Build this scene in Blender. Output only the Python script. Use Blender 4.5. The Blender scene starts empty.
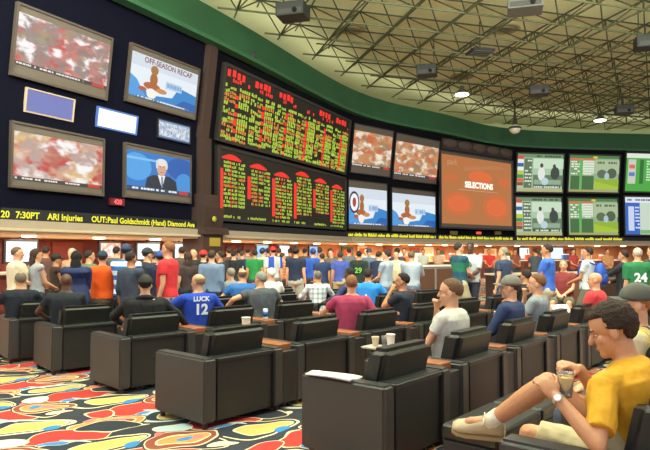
import bpy, bmesh, math, random
from mathutils import Vector, Matrix, noise
random.seed(7)
PI = math.pi
C = bpy.context.scene.collection
# ------------------------------------------------------------------ camera
CAMH = 1.58; F = 600.0
PITCH = math.atan(27/600)
cam_d = bpy.data.cameras.new('camera'); cam = bpy.data.objects.new('camera', cam_d); C.objects.link(cam)
cam_d.sensor_width = 36; cam_d.lens = 36*F/650; cam_d.clip_end = 300
cam.location = (0, 0, CAMH); cam.rotation_euler = (PI/2+PITCH, 0, 0)
bpy.context.scene.camera = cam
# ------------------------------------------------------------------ world, lights, exposure
w = bpy.data.worlds.new('world'); bpy.context.scene.world = w; w.use_nodes = True
w.node_tree.nodes['Background'].inputs[0].default_value = (.95, .97, 1.0, 1)
w.node_tree.nodes['Background'].inputs[1].default_value = .85
vs = bpy.context.scene.view_settings
vs.view_transform = 'Standard'; vs.look = 'None'; vs.gamma = 1; vs.use_curve_mapping = False
vs.exposure = 0.0
def area(loc, rot, sx, sy, e, col):
    l = bpy.data.lights.new('area_light', 'AREA'); l.shape = 'RECTANGLE'; l.size = sx; l.size_y = sy; l.energy = e; l.color = col
    o = bpy.data.objects.new('area_light', l); C.objects.link(o); o.location = loc; o.rotation_euler = rot
    return o
WARM = (1, .88, .72)
area((-3, 5, 8.4), (0, 0, 0), 8, 8, 430, (.96, .98, 1))
area((5, 9, 8.4), (0, 0, 0), 8, 8, 500, (.97, .98, 1))
area((1, 1, 8.4), (0, 0, 0), 8, 5, 220, (.97, .97, 1))
area((3, 13.5, 8.4), (0, 0, .3), 14, 3, 520, WARM)
for x_, y_ in ((-7, 5), (1, 5), (10, 8)): area((x_, y_, 7.2), (2.15, 0, -.25), 6, 3, 1900, (.94, 1, .88))       # added fill lights out of view, brightening the roof
# ------------------------------------------------------------------ materials
def lin(h):
    if isinstance(h, str):
        h = h.lstrip('#'); c = [int(h[i:i+2], 16)/255 for i in (0, 2, 4)]
    else: c = [v/255 for v in h]
    return tuple((v/12.92 if v <= .04045 else ((v+.055)/1.055)**2.4) for v in c) + (1,)
_m = {}
def mat(h, rough=.7, metal=0, bump=0, bscale=60, var=0, coat=0):
    k = ('m', h, rough, metal, bump, bscale, var, coat)
    if k in _m: return _m[k]
    m = bpy.data.materials.new('surface'); m.use_nodes = True; nt = m.node_tree; b = nt.nodes['Principled BSDF']
    b.inputs['Base Color'].default_value = lin(h); b.inputs['Roughness'].default_value = rough; b.inputs['Metallic'].default_value = metal
    if coat: b.inputs['Coat Weight'].default_value = coat
    if bump or var:
        tc = nt.nodes.new('ShaderNodeTexCoord'); nz = nt.nodes.new('ShaderNodeTexNoise'); nz.inputs['Scale'].default_value = bscale
        nz.inputs['Detail'].default_value = 4
        nt.links.new(tc.outputs['Object'], nz.inputs['Vector'])
        if bump:
            bp = nt.nodes.new('ShaderNodeBump'); bp.inputs['Strength'].default_value = bump; bp.inputs['Distance'].default_value = .02
            nt.links.new(nz.outputs['Fac'], bp.inputs['Height']); nt.links.new(bp.outputs['Normal'], b.inputs['Normal'])
        if var:
            r = nt.nodes.new('ShaderNodeValToRGB'); c = lin(h)
            r.color_ramp.elements[0].position = .3; r.color_ramp.elements[1].position = .7
            r.color_ramp.elements[0].color = tuple(v*(1-var) for v in c[:3])+(1,)
            r.color_ramp.elements[1].color = tuple(min(1, v*(1+var)) for v in c[:3])+(1,)
            nt.links.new(nz.outputs['Fac'], r.inputs[0]); nt.links.new(r.outputs[0], b.inputs['Base Color'])
    _m[k] = m; return m
def emi(h, s=1.0):
    k = ('e', h, s)
    if k in _m: return _m[k]
    m = bpy.data.materials.new('glow'); m.use_nodes = True; b = m.node_tree.nodes['Principled BSDF']
    b.inputs['Base Color'].default_value = (.01, .01, .01, 1); b.inputs['Roughness'].default_value = .5
    b.inputs['Emission Color'].default_value = lin(h); b.inputs['Emission Strength'].default_value = s
    _m[k] = m; return m
def emi_noise(cols, scale=3, s=1.0, seed=0, stretch=(1, 1, 1), dist=1.5, detail=4):
    m = bpy.data.materials.new('screen_image'); m.use_nodes = True; nt = m.node_tree; b = nt.nodes['Principled BSDF']
    b.inputs['Base Color'].default_value = (.01, .01, .01, 1)
    tc = nt.nodes.new('ShaderNodeTexCoord'); mp = nt.nodes.new('ShaderNodeMapping'); mp.inputs['Scale'].default_value = stretch
    mp.inputs['Location'].default_value = (seed*3.7, seed*1.3, seed)
    mp.inputs['Rotation'].default_value = (0, .5, 0)
    nz = nt.nodes.new('ShaderNodeTexNoise'); nz.inputs['Scale'].default_value = scale; nz.inputs['Detail'].default_value = detail
    nz.inputs['Distortion'].default_value = dist
    r = nt.nodes.new('ShaderNodeValToRGB'); e = r.color_ramp.elements
    n = len(cols)
    e[0].position = .28; e[0].color = lin(cols[0]); e[1].position = .72; e[1].color = lin(cols[-1])
    for i in range(1, n-1):
        x = e.new(.28+.44*i/(n-1)); x.color = lin(cols[i])
    nt.links.new(tc.outputs['Object'], mp.inputs[0]); nt.links.new(mp.outputs[0], nz.inputs['Vector'])
    nt.links.new(nz.outputs['Fac'], r.inputs[0]); nt.links.new(r.outputs[0], b.inputs['Emission Color'])
    b.inputs['Emission Strength'].default_value = s
    return m
def emi_layers(cols, sc, seed):      # soft blurred patches of several colours over one another
    m = bpy.data.materials.new('screen_image'); m.use_nodes = True; nt = m.node_tree; b = nt.nodes['Principled BSDF']; b.inputs['Base Color'].default_value = (.01, .01, .01, 1)
    tc = nt.nodes.new('ShaderNodeTexCoord'); cur = None
    for i, c in enumerate(cols):
        if cur is None: cur = lin(c); continue
        mp = nt.nodes.new('ShaderNodeMapping'); mp.inputs['Location'].default_value = (seed*3.1+i*7.7, i*1.9, seed+i*4.3); mp.inputs['Rotation'].default_value = (0, .9 if i % 2 else -.5, 0); mp.inputs['Scale'].default_value = (1, 1, 1.7)
        nz = nt.nodes.new('ShaderNodeTexNoise'); nz.inputs['Scale'].default_value = sc*(.75+.28*i); nz.inputs['Detail'].default_value = 2.5; nz.inputs['Distortion'].default_value = .3
        mr = nt.nodes.new('ShaderNodeMapRange'); mr.interpolation_type = 'SMOOTHSTEP'; mr.inputs[1].default_value = .47; mr.inputs[2].default_value = .66
        mx = nt.nodes.new('ShaderNodeMix'); mx.data_type = 'RGBA'
        nt.links.new(tc.outputs['Object'], mp.inputs[0]); nt.links.new(mp.outputs[0], nz.inputs['Vector']); nt.links.new(nz.outputs['Fac'], mr.inputs[0]); nt.links.new(mr.outputs[0], mx.inputs[0])
        if isinstance(cur, tuple): mx.inputs[6].default_value = cur
        else: nt.links.new(cur, mx.inputs[6])
        mx.inputs[7].default_value = lin(c); cur = mx.outputs[2]
    nt.links.new(cur, b.inputs['Emission Color']); b.inputs['Emission Strength'].default_value = 1
    return m
def stripes(cols, scale, axis=2, wob=0):      # cloth of evenly spaced bands, cols = list of (position, colour)
    m = bpy.data.materials.new('banded_cloth'); m.use_nodes = True; nt = m.node_tree; b = nt.nodes['Principled BSDF']
    b.inputs['Roughness'].default_value = .85
    tc = nt.nodes.new('ShaderNodeTexCoord'); sp = nt.nodes.new('ShaderNodeSeparateXYZ'); nt.links.new(tc.outputs['Object'], sp.inputs[0])
    mu = nt.nodes.new('ShaderNodeMath'); mu.operation = 'MULTIPLY'; mu.inputs[1].default_value = scale; nt.links.new(sp.outputs[axis], mu.inputs[0])
    fr = nt.nodes.new('ShaderNodeMath'); fr.operation = 'FRACT'; nt.links.new(mu.outputs[0], fr.inputs[0])
    r = nt.nodes.new('ShaderNodeValToRGB'); r.color_ramp.interpolation = 'CONSTANT'; e = r.color_ramp.elements
    e[0].position = 0; e[0].color = lin(cols[0][1]); e[1].position = cols[1][0]; e[1].color = lin(cols[1][1])
    for p, c in cols[2:]:
        x = e.new(p); x.color = lin(c)
    nt.links.new(fr.outputs[0], r.inputs[0]); nt.links.new(r.outputs[0], b.inputs['Base Color'])
    return m
def plaid(c1, c2, scale):
    m = bpy.data.materials.new('plaid_cloth'); m.use_nodes = True; nt = m.node_tree; b = nt.nodes['Principled BSDF']; b.inputs['Roughness'].default_value = .85
    tc = nt.nodes.new('ShaderNodeTexCoord'); sp = nt.nodes.new('ShaderNodeSeparateXYZ'); nt.links.new(tc.outputs['Object'], sp.inputs[0])
    outs = []
    for ax in (0, 1, 2):
        mu = nt.nodes.new('ShaderNodeMath'); mu.operation = 'MULTIPLY'; mu.inputs[1].default_value = scale; nt.links.new(sp.outputs[ax], mu.inputs[0])
        fr = nt.nodes.new('ShaderNodeMath'); fr.operation = 'FRACT'; nt.links.new(mu.outputs[0], fr.inputs[0])
        gt = nt.nodes.new('ShaderNodeMath'); gt.operation = 'GREATER_THAN'; gt.inputs[1].default_value = .6; nt.links.new(fr.outputs[0], gt.inputs[0]); outs.append(gt)
    a = nt.nodes.new('ShaderNodeMath'); a.operation = 'ADD'; nt.links.new(outs[0].outputs[0], a.inputs[0]); nt.links.new(outs[2].outputs[0], a.inputs[1])
    d = nt.nodes.new('ShaderNodeMath'); d.operation = 'MULTIPLY'; d.inputs[1].default_value = .5; nt.links.new(a.outputs[0], d.inputs[0])
    mx = nt.nodes.new('ShaderNodeMix'); mx.data_type = 'RGBA'; mx.inputs[6].default_value = lin(c1); mx.inputs[7].default_value = lin(c2)
    nt.links.new(d.outputs[0], mx.inputs[0]); nt.links.new(mx.outputs[2], b.inputs['Base Color'])
    return m
def glass_mat():
    m = bpy.data.materials.new('clear_glass'); m.use_nodes = True; b = m.node_tree.nodes['Principled BSDF']
    b.inputs['Transmission Weight'].default_value = .9; b.inputs['Roughness'].default_value = .05; b.inputs['Base Color'].default_value = (.95, .97, 1, 1)
    return m
# ------------------------------------------------------------------ mesh helpers
def obj(name, bm, m, parent=None, smooth=False, mw=None):
    me = bpy.data.meshes.new(name); bm.normal_update(); bm.to_mesh(me); bm.free()
    for x in (m if isinstance(m, (list, tuple)) else [m]): me.materials.append(x)
    if smooth:
        for p in me.polygons: p.use_smooth = True
    o = bpy.data.objects.new(name, me); C.objects.link(o)
    if parent: o.parent = parent
    if mw is not None: o.matrix_local = mw
    return o
def thing(name, label, cat, loc=(0, 0, 0), rz=0, group=None, mw=None):
    o = bpy.data.objects.new(name, None); C.objects.link(o); o.empty_display_size = .1
    if mw is not None: o.matrix_world = mw
    else: o.location = loc; o.rotation_euler = (0, 0, rz)
    o['label'] = label; o['category'] = cat
    if group: o['group'] = group
    return o
def tag(o, label, cat, group=None):
    o['label'] = label; o['category'] = cat
    if group: o['group'] = group
    return o
def struct(name, bm, m, mw=None):
    o = obj(name, bm, m, None, False, mw); o['kind'] = 'structure'; return o
def dup(root, mw, label, group=None):
    r = root.copy(); C.objects.link(r); r.matrix_world = mw; r['label'] = label
    if group: r['group'] = group
    for ch in list(root.children):
        c = ch.copy(); C.objects.link(c); c.parent = r
        for g in ch.children:
            d = g.copy(); C.objects.link(d); d.parent = c
    return r
def box(bm, a, b, bev=0, mi=0):
    a = Vector(a); b = Vector(b)
    r = bmesh.ops.create_cube(bm, size=1); vs_ = r['verts']
    for v in vs_: v.co = Vector(((a.x+b.x)/2+v.co.x*(b.x-a.x), (a.y+b.y)/2+v.co.y*(b.y-a.y), (a.z+b.z)/2+v.co.z*(b.z-a.z)))
    fs = set(f for v in vs_ for f in v.link_faces)
    for f in fs: f.material_index = mi
    if bev:
        es = list(set(e for v in vs_ for e in v.link_edges))
        bmesh.ops.bevel(bm, geom=es, offset=bev, segments=3, affect='EDGES', profile=.6)
    return vs_
def ring(bm, M, rx, ry, n=14):
    return [bm.verts.new(M @ Vector((rx*math.cos(2*PI*i/n), ry*math.sin(2*PI*i/n), 0))) for i in range(n)]
def bridge(bm, rs, cap=True, mi=0):
    n = len(rs[0])
    for a, b in zip(rs, rs[1:]):
        for i in range(n):
            f = bm.faces.new((a[i], a[(i+1) % n], b[(i+1) % n], b[i])); f.material_index = mi
    if cap:
        f = bm.faces.new(list(reversed(rs[0]))); f.material_index = mi
        f = bm.faces.new(rs[-1]); f.material_index = mi
def frame_z(d):
    d = Vector(d).normalized(); return d.to_track_quat('Z', 'Y').to_matrix().to_4x4()
def tube(bm, a, b, ra, rb=None, n=12, mi=0, ball=False):
    rb = ra if rb is None else rb; a = Vector(a); b = Vector(b); d = b-a
    if d.length < 1e-5: return
    Q = frame_z(d); L = d.length; Ta = Matrix.Translation(a) @ Q
    prof = []
    if ball:
        for k in (0.02, .35, .7): prof.append((-ra*math.sqrt(1-k*k), ra*k))
    prof.append((0, ra)); prof.append((L, rb))
    if ball:
        for k in (.7, .35, .02): prof.append((L+rb*math.sqrt(1-k*k), rb*k))
    bridge(bm, [ring(bm, Ta @ Matrix.Translation((0, 0, z)), r, r, n) for z, r in prof], True, mi)
def ell(bm, c, r, M=None, u=16, v=10, mi=0):
    q = bmesh.ops.create_uvsphere(bm, u_segments=u, v_segments=v, radius=1)
    for x in q['verts']:
        p = Vector((x.co.x*r[0], x.co.y*r[1], x.co.z*r[2]))
        x.co = (M @ (p+Vector(c))) if M is not None else p+Vector(c)
    for f in set(f for x in q['verts'] for f in x.link_faces): f.material_index = mi
    return q['verts']
def lathe(bm, prof, n=20, c=(0, 0, 0), mi=0):
    bridge(bm, [ring(bm, Matrix.Translation((c[0], c[1], c[2]+z)), r, r, n) for r, z in prof], True, mi)
def text_mesh(name, body, size, m, parent, mw, bold=0, align='CENTER', ext=0.0):
    cu = bpy.data.curves.new(name, 'FONT'); cu.body = body; cu.size = size; cu.align_x = align; cu.offset = bold; cu.extrude = ext
    cu.resolution_u = 3
    o = bpy.data.objects.new(name, cu); C.objects.link(o)
    me = bpy.data.meshes.new_from_object(o)
    bpy.data.objects.remove(o); bpy.data.curves.remove(cu)
    me.materials.clear(); me.materials.append(m)
    o = bpy.data.objects.new(name, me); C.objects.link(o)
    if parent: o.parent = parent
    o.matrix_local = mw; return o
TXT = Matrix.Rotation(PI/2, 4, 'X')     # text lying in xz, readable from -y
# pixel of the 650x450 photograph -> ray
RC = Matrix.Rotation(PI/2+PITCH, 3, 'X')
def ray(px, py): return RC @ Vector(((px-325)/F, (225-py)/F, -1))
def at_y(px, py, y):
    r = ray(px, py); t = y/r.y; return Vector((0, 0, CAMH))+r*t
def at_z(px, py, z):
    r = ray(px, py); t = (z-CAMH)/r.z; return Vector((0, 0, CAMH))+r*t
# ------------------------------------------------------------------ floor: patterned carpet
def carpet():
    m = bpy.data.materials.new('carpet'); m.use_nodes = True; nt = m.node_tree; N = nt.nodes; L = nt.links; b = N['Principled BSDF']
    b.inputs['Roughness'].default_value = .95
    tc = N.new('ShaderNodeTexCoord')
    ro = N.new('ShaderNodeMapping'); ro.inputs['Rotation'].default_value = (0, 0, -.30); L.new(tc.outputs['Object'], ro.inputs[0])
    nz = N.new('ShaderNodeTexNoise'); nz.inputs['Scale'].default_value = 1.9; nz.inputs['Detail'].default_value = 1; L.new(ro.outputs[0], nz.inputs['Vector'])
    s1 = N.new('ShaderNodeVectorMath'); s1.operation = 'SUBTRACT'; s1.inputs[1].default_value = (.5, .5, .5); L.new(nz.outputs['Color'], s1.inputs[0])
    s2 = N.new('ShaderNodeVectorMath'); s2.operation = 'SCALE'; s2.inputs['Scale'].default_value = .42; L.new(s1.outputs[0], s2.inputs[0])
    s3 = N.new('ShaderNodeVectorMath'); s3.operation = 'ADD'; L.new(ro.outputs[0], s3.inputs[0]); L.new(s2.outputs[0], s3.inputs[1])
    T = (1.34, 1.5, 10)
    cur = None; base = '2b2f3a'
    def layer(c, r, rot, col):
        nonlocal cur
        a = N.new('ShaderNodeVectorMath'); a.operation = 'SUBTRACT'; a.inputs[1].default_value = (c[0], c[1], 0); L.new(s3.outputs[0], a.inputs[0])
        wv = N.new('ShaderNodeVectorMath'); wv.operation = 'WRAP'; wv.inputs[1].default_value = (T[0]/2, T[1]/2, 5); wv.inputs[2].default_value = (-T[0]/2, -T[1]/2, -5); L.new(a.outputs[0], wv.inputs[0])
        mp = N.new('ShaderNodeMapping'); mp.vector_type = 'TEXTURE'; mp.inputs['Rotation'].default_value = (0, 0, rot); mp.inputs['Scale'].default_value = (r[0], r[1], 100); L.new(wv.outputs[0], mp.inputs[0])
        le = N.new('ShaderNodeVectorMath'); le.operation = 'LENGTH'; L.new(mp.outputs[0], le.inputs[0])
        lt = N.new('ShaderNodeMath'); lt.operation = 'LESS_THAN'; lt.inputs[1].default_value = 1; L.new(le.outputs['Value'], lt.inputs[0])
        mx = N.new('ShaderNodeMix'); mx.data_type = 'RGBA'; L.new(lt.outputs[0], mx.inputs[0])
        if cur is None: mx.inputs[6].default_value = lin(base)
        else: L.new(cur, mx.inputs[6])
        mx.inputs[7].default_value = lin(col); cur = mx.outputs[2]
    cream = 'e6d3ae'; red = 'bb332c'; navy = '252a36'; tan = 'ccac60'; ltb = 'b4ccd2'; blue = '2f7fc0'; brn = '8d4032'; pink = 'e5736f'; org = 'd98a4c'
    TX, TY = T[0], T[1]
    # big red swooshes
    T_ = 0
    for dx, dy, k in ((0, 0, 0), (TX/2, TY/2, 1)):
        def l(c, r, rot, col): layer(((c[0]+dx), (c[1]+dy)), (r[0], r[1]*1.12), rot, col)
        l((.10, .46), (.40, .21), .35, cream); l((.10, .46), (.385, .195), .35, red)
        l((.42, .62), (.30, .14), -.3, cream); l((.42, .62), (.285, .125), -.3, navy)
        l((-.36, .34), (.17, .12), .9, cream); l((-.36, .34), (.155, .105), .9, ltb if k else red)
        # navy crescent with pale rim holding a tan ellipse
        l((.36, .12), (.42, .21), .25, cream); l((.36, .12), (.40, .19), .25, ltb if k == 0 else navy)
        l((.39, .115), (.365, .165), .25, navy)
        l((.44, .12), (.31, .13), .3, cream); l((.44, .12), (.29, .115), .3, tan)
        # the eye shapes
        l((-.28, .0), (.34, .19), .1, navy); l((-.28, .0), (.32, .175), .1, cream); l((-.28, .0), (.305, .16), .1, brn if k else org)
        l((-.26, -.005), (.23, .105), .1, cream); l((-.26, -.005), (.215, .09), .1, org if k else brn)
        l((-.17, .0), (.055, .05), .4, pink); l((-.29, .0), (.085, .04), .45, blue)
        l((.03, .24), (.10, .05), .5, cream); l((.03, .24), (.09, .045), .5, blue)
        l((.62, .02), (.10, .055), .7, blue)
        l((-.02, -.20), (.13, .03), .2, cream); l((.17, .30), (.12, .022), -.5, ltb)
        l((-.5, .15), (.04, .05), 0, pink)
    n2 = N.new('ShaderNodeTexNoise'); n2.inputs['Scale'].default_value = 160; n2.inputs['Detail'].default_value = 2; L.new(tc.outputs['Object'], n2.inputs['Vector'])
    bp = N.new('ShaderNodeBump'); bp.inputs['Strength'].default_value = .4; bp.inputs['Distance'].default_value = .01; L.new(n2.outputs['Fac'], bp.inputs['Height']); L.new(bp.outputs[0], b.inputs['Normal'])
    L.new(cur, b.inputs['Base Color'])
    return m
bm = bmesh.new(); box(bm, (-14, -3, -.1), (34, 46, 0)); struct('floor', bm, carpet())
# ------------------------------------------------------------------ room shell
TOP = [(-8.35, 9.1), (-3.4, 17.85), (1.2, 26.8), (5.86, 31.1), (11.0, 35.1), (19.8, 36.6), (28, 36.9)]
ZL, ZB, ZT, LEAN = 2.05, 5.0, 7.8, .12
class Facet:
    def __init__(s, a, b):
        a = Vector((a[0], a[1], 0)); b = Vector((b[0], b[1], 0)); s.d = (b-a).normalized(); s.n = Vector((s.d.y, -s.d.x, 0))
        off = (ZT-ZB)*LEAN; s.a = a-s.n*off; s.L = (b-a).length
    def axes(s, up):
        ez = (Vector((0, 0, 1))+s.n*LEAN).normalized() if up else Vector((0, 0, 1))
        return s.d, ez, s.d.cross(ez)      # x, z, (towards the room)
    def hit(s, px, py, up, off=0):
        o = Vector((0, 0, CAMH)); r = ray(px, py); k = LEAN if up else 0
        # (o+t r-a).n - k(z-ZB) = off
        t = (off+k*(o.z-ZB)-(o-s.a).dot(s.n))/(r.dot(s.n)-k*r.z)
        p = o+r*t; return (p-s.a).dot(s.d), p.z
    def P(s, u, z, up, off=0): return s.a+s.d*u+Vector((0, 0, z))+s.n*((LEAN*(z-ZB) if up else 0)+off)
    def M(s, u, z, up, off=0):
        x, ez, nr = s.axes(up); p = s.P(u, z, up, off); y = ez.cross(x)
        return Matrix(((x.x, y.x, ez.x, p.x), (x.y, y.y, ez.y, p.y), (x.z, y.z, ez.z, p.z), (0, 0, 0, 1)))
FA, FB, FC, FD, FE, FG = [Facet(TOP[i], TOP[i+1]) for i in range(6)]
FS = [FA, FB, FC, FD, FE, FG]
black = mat('0d0d12', .9)
blackp = mat('101116', .7)
navyp = mat('0c0d1a', .95, bump=.05)
for m__ in (navyp, black): m__.node_tree.nodes['Principled BSDF'].inputs['Specular IOR Level'].default_value = .08
def facet_wall(f, name, m):
    bm = bmesh.new()
    for (z0, z1, up) in ((ZL, ZB, False), (ZB, ZT+.02, True)):
        q = []
        for off in (0, -.12):
            for u in (-.12, f.L+.12):
                for z in (z0, z1): q.append(bm.verts.new(f.P(u, z, up, off)))
        a, b, c, d, e, g, h, i = q
        for fc in ((a, c, d, b), (e, g, i, h), (a, b, g, e), (c, h, i, d), (b, d, i, g), (a, e, h, c)): bm.faces.new(fc)
    bmesh.ops.recalc_face_normals(bm, faces=bm.faces); struct(name, bm, m)
for f, nme, m in zip(FS, ('wall_left', 'wall_odds_board', 'wall_centre', 'wall_projection', 'wall_back', 'wall_right'), (navyp, black, black, black, black, black)): facet_wall(f, nme, m)
# polyline offset helpers (miters), positive = into the room
BASE = [f.a for f in FS]+[FS[-1].a+FS[-1].d*FS[-1].L]
def offs(o, pts=BASE, smooth=0):
    r = []
    for i, p in enumerate(pts):
        ds = []
        if i > 0: ds.append((pts[i]-pts[i-1]).normalized())
        if i < len(pts)-1: ds.append((pts[i+1]-pts[i]).normalized())
        ns = [Vector((d.y, -d.x, 0)) for d in ds]; n = sum(ns, Vector()).normalized()
        r.append(p+n*(o/max(.5, n.dot(ns[0]))))
    return r
def catmull(pts, k=6):
    out = []
    for i in range(len(pts)-1):
        p0 = pts[max(0, i-1)]; p1 = pts[i]; p2 = pts[i+1]; p3 = pts[min(len(pts)-1, i+2)]
        for j in range(k):
            t = j/k
            out.append(.5*((2*p1)+(p2-p0)*t+(2*p0-5*p1+4*p2-p3)*t*t+(3*p1-p0-3*p2+p3)*t**3))
    out.append(pts[-1]); return out
def strip(name, inner, outer, z0, z1, m, st=True, parent=None):
    bm = bmesh.new(); rs = []
    for a, b in zip(inner, outer):
        rs.append([bm.verts.new((a.x, a.y, z0)), bm.verts.new((a.x, a.y, z1)), bm.verts.new((b.x, b.y, z1)), bm.verts.new((b.x, b.y, z0))])
    bridge(bm, rs); bmesh.ops.recalc_face_normals(bm, faces=bm.faces)
    o = obj(name, bm, m, parent)
    if st: o['kind'] = 'structure'
    return o
TOPV = [Vector((x, y, 0)) for x, y in TOP]
fas_in = catmull(offs(.35, TOPV)); fas_out = catmull(offs(-.1, TOPV))
green = mat('1f4a2a', .6, var=.12, bscale=.8)
strip('trim_1', fas_in, fas_out, 7.8, 8.75, green)
strip('trim_2', catmull(offs(.43, TOPV)), catmull(offs(.1, TOPV)), 7.72, 7.84, mat('2c5a38', .5))
taupe = mat('9c8c78', .6)
strip('trim_3', offs(.32), offs(-.02), ZL+.02, ZL+.2, taupe)
strip('trim_4', offs(.38), offs(-.02), ZL-.03, ZL+.03, mat('b5a58c', .5))
strip('trim_5', offs(.16), offs(-.02), ZL+.2, ZL+.42, blackp)
# soffit and recess behind the betting counters
strip('ceiling_soffit', offs(.3), offs(-4.4), ZL-.08, ZL-.03, mat('d8bd92', .6))
rec = mat('8c3a30', .6, var=.15, bscale=2); recw = mat('b98255', .6, var=.2, bscale=1.6)
rb = offs(-4.1); rb2 = offs(-4.3)
strip('wall_recess_left', rb[:3], rb2[:3], 0, ZL-.06, rec)
strip('wall_recess_back', rb[2:], rb2[2:], 0, ZL-.06, recw)
# added unseen fill lights above the green bulkhead, shining up at the roof
fill_path = offs(.13, TOPV)
for a_, b_ in zip(fill_path[:-1], fill_path[1:]):
    d_ = b_-a_; c_ = (a_+b_)/2; o = area((c_.x, c_.y, 8.80), (PI, 0, 0), d_.length*.95, .3, d_.length*4, (1, .97, .78))
    o.rotation_euler = (PI, 0, -0.0); o.matrix_world = Matrix.Translation((c_.x, c_.y, 8.80)) @ Matrix.Rotation(math.atan2(d_.y, d_.x), 4, 'Z') @ Matrix.Rotation(PI-.5, 4, 'X')
# roof
ceil_m = mat('dfe6b4', .85, var=.07, bscale=.5)
bm = bmesh.new(); box(bm, (-14, -3, 9.85), (34, 46, 10.0)); struct('ceiling', bm, ceil_m)
strip('wall_upper', offs(-3.0), offs(-3.2), 7.5, 9.9, ceil_m)
# soffit lights
for i, f in enumerate(FS[:5]):
    n = 2 if i < 2 else 2
    for k in range(n):
        p = f.a+f.d*(f.L*(k+.5)/n)-f.n*1.9
        o = area((p.x, p.y, ZL-.12), (0, 0, math.atan2(f.d.y, f.d.x)), f.L/n*.8, 1.6, 190, (1, .82, .60))
# ------------------------------------------------------------------ roof space frame
A1 = Vector((-math.sin(math.radians(16)), math.cos(math.radians(16)), 0)); A2 = Vector((A1.y, -A1.x, 0))
O0 = Vector((2, 14, 0)); cell = 1.7
clipp = offs(.1, TOPV)
def inside(p):
    if p.y < 8 or p.x > 27 or p.x < -14: return False
    for i in range(len(clipp)-1):
        a, b = clipp[i], clipp[i+1]; d = (b-a).normalized(); n = Vector((d.y, -d.x, 0))
        if (p-a).dot(n) < 0: return False
    return True
frame_m = mat('3f4630', .5, metal=.1, var=.2, bscale=3); frame_m2 = mat('565a3a', .5, metal=.1)
sf = thing('space_frame', 'olive green tubular space frame hanging under the beige roof', 'roof truss', (2, 14, 9.0))
inv0 = Matrix.Translation((-2, -14, -9.0))
ZBc, ZTc = 8.95, 9.7
def chord(name, p, d, z, r, m):
    pts = [p+d*(t*.25) for t in range(-140, 160) if inside(p+d*(t*.25))]
    if len(pts) < 6: return None
    a, b = pts[0].copy(), pts[-1].copy(); a.z = b.z = z
    bm = bmesh.new(); tube(bm, inv0 @ a, inv0 @ b, r, n=6); obj(name, bm, m, sf, True); return a, b
for k in range(-12, 17):
    chord('bottom_chord', O0+A2*(cell*k), A1, ZBc, .032, frame_m2)
    chord('bottom_chord', O0+A1*(cell*k), A2, ZBc, .032, frame_m2)
    chord('top_chord', O0+A2*(cell*(k+.5)), A1, ZTc, .028, frame_m)
    chord('top_chord', O0+A1*(cell*(k+.5)), A2, ZTc, .028, frame_m)
nodes = []
for i in range(-12, 17):
    for j in range(-12, 17):
        p = O0+A2*(cell*i)+A1*(cell*j)
        if not inside(p): continue
        q = [p+A2*(cell*.5*sx)+A1*(cell*.5*sy) for sx, sy in ((-1, -1), (1, -1), (-1, 1), (1, 1))]
        for x in q:
            if inside(x) and x.y > 11: nodes.append((p, x))
vis = sorted([e for e in nodes if e[0].y > 16.5 and abs(e[0].x/e[0].y) < .56], key=lambda e: e[0].y)
near = vis[:100]; nearset = set(id(e) for e in near)
for p, x in near:
    bm = bmesh.new(); tube(bm, inv0 @ Vector((p.x, p.y, ZBc)), inv0 @ Vector((x.x, x.y, ZTc)), .024, n=5); obj('diagonal_brace', bm, frame_m, sf)
bm = bmesh.new()
for e in nodes:
    if id(e) in nearset: continue
    p, x = e; tube(bm, inv0 @ Vector((p.x, p.y, ZBc)), inv0 @ Vector((x.x, x.y, ZTc)), .024, n=4)
o = obj('diagonal_braces', bm, frame_m, sf); o['kind'] = 'stuff'
# things hanging in the roof
def on_roof(px, py, z): return at_z(px, py, z)
def projector(px, py, w, label, dark='262622'):
    p = on_roof(px, py, 8.6); t = thing('ceiling_projector', label, 'projector', p, -.28, 'projector housings hung from the space frame')
    bm = bmesh.new(); box(bm, (-w/2, -w*.4, -.2), (w/2, w*.4, .2), .03); obj('housing', bm, mat(dark, .6), t)
    bm = bmesh.new(); box(bm, (-w/2+.06, -w*.4-.02, -.16), (w/2-.06, -w*.4+.02, -.02)); obj('front_grille', bm, mat('3a3933', .5), t)
    bm = bmesh.new()
    for s in (-1, 1): tube(bm, (s*w*.35, 0, .18), (s*w*.35, 0, 1.2), .02, n=6)
    obj('hanger', bm, frame_m, t)
    bm = bmesh.new(); tube(bm, (w*.2, -w*.4-.08, -.09), (w*.2, -w*.4+.02, -.09), .07, n=12); obj('lens', bm, mat('101014', .2), t)
projector(293, 12, .85, 'dark box projector housing at the left above the odds board')
projector(525, 5, .95, 'grey box projector housing nearest the top edge right of centre', '5c5d55')
projector(427, 71, .75, 'dark box projector housing left of the two ceiling lamps')
projector(539, 91, .8, 'dark box projector housing hanging between the two ceiling lamps')
projector(624, 110, .8, 'dark box projector housing just right of the far lit ceiling lamp')
projector(648, 43, .8, 'dark box projector housing cut by the right edge of the picture')
def grille(px, py, label):
    p = on_roof(px, py, 8.7); t = thing('return_air_grille', label, 'grille', p, .2)
    bm = bmesh.new(); box(bm, (-.4, -.36, -.04), (.4, .36, .04)); obj('panel', bm, mat('1f211c', .7), t)
    bm = bmesh.new()
    for k in range(4): box(bm, (-.36, -.30+.17*k, -.07), (.36, -.27+.17*k, -.035))
    obj('slats', bm, mat('4a4b42', .6), t)
    bm = bmesh.new(); tube(bm, (0, 0, .04), (0, 0, 1.1), .025, n=6); obj('hanger', bm, frame_m, t)
grille(480, 52, 'black slatted grille panel hanging in the roof right of centre')
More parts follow.
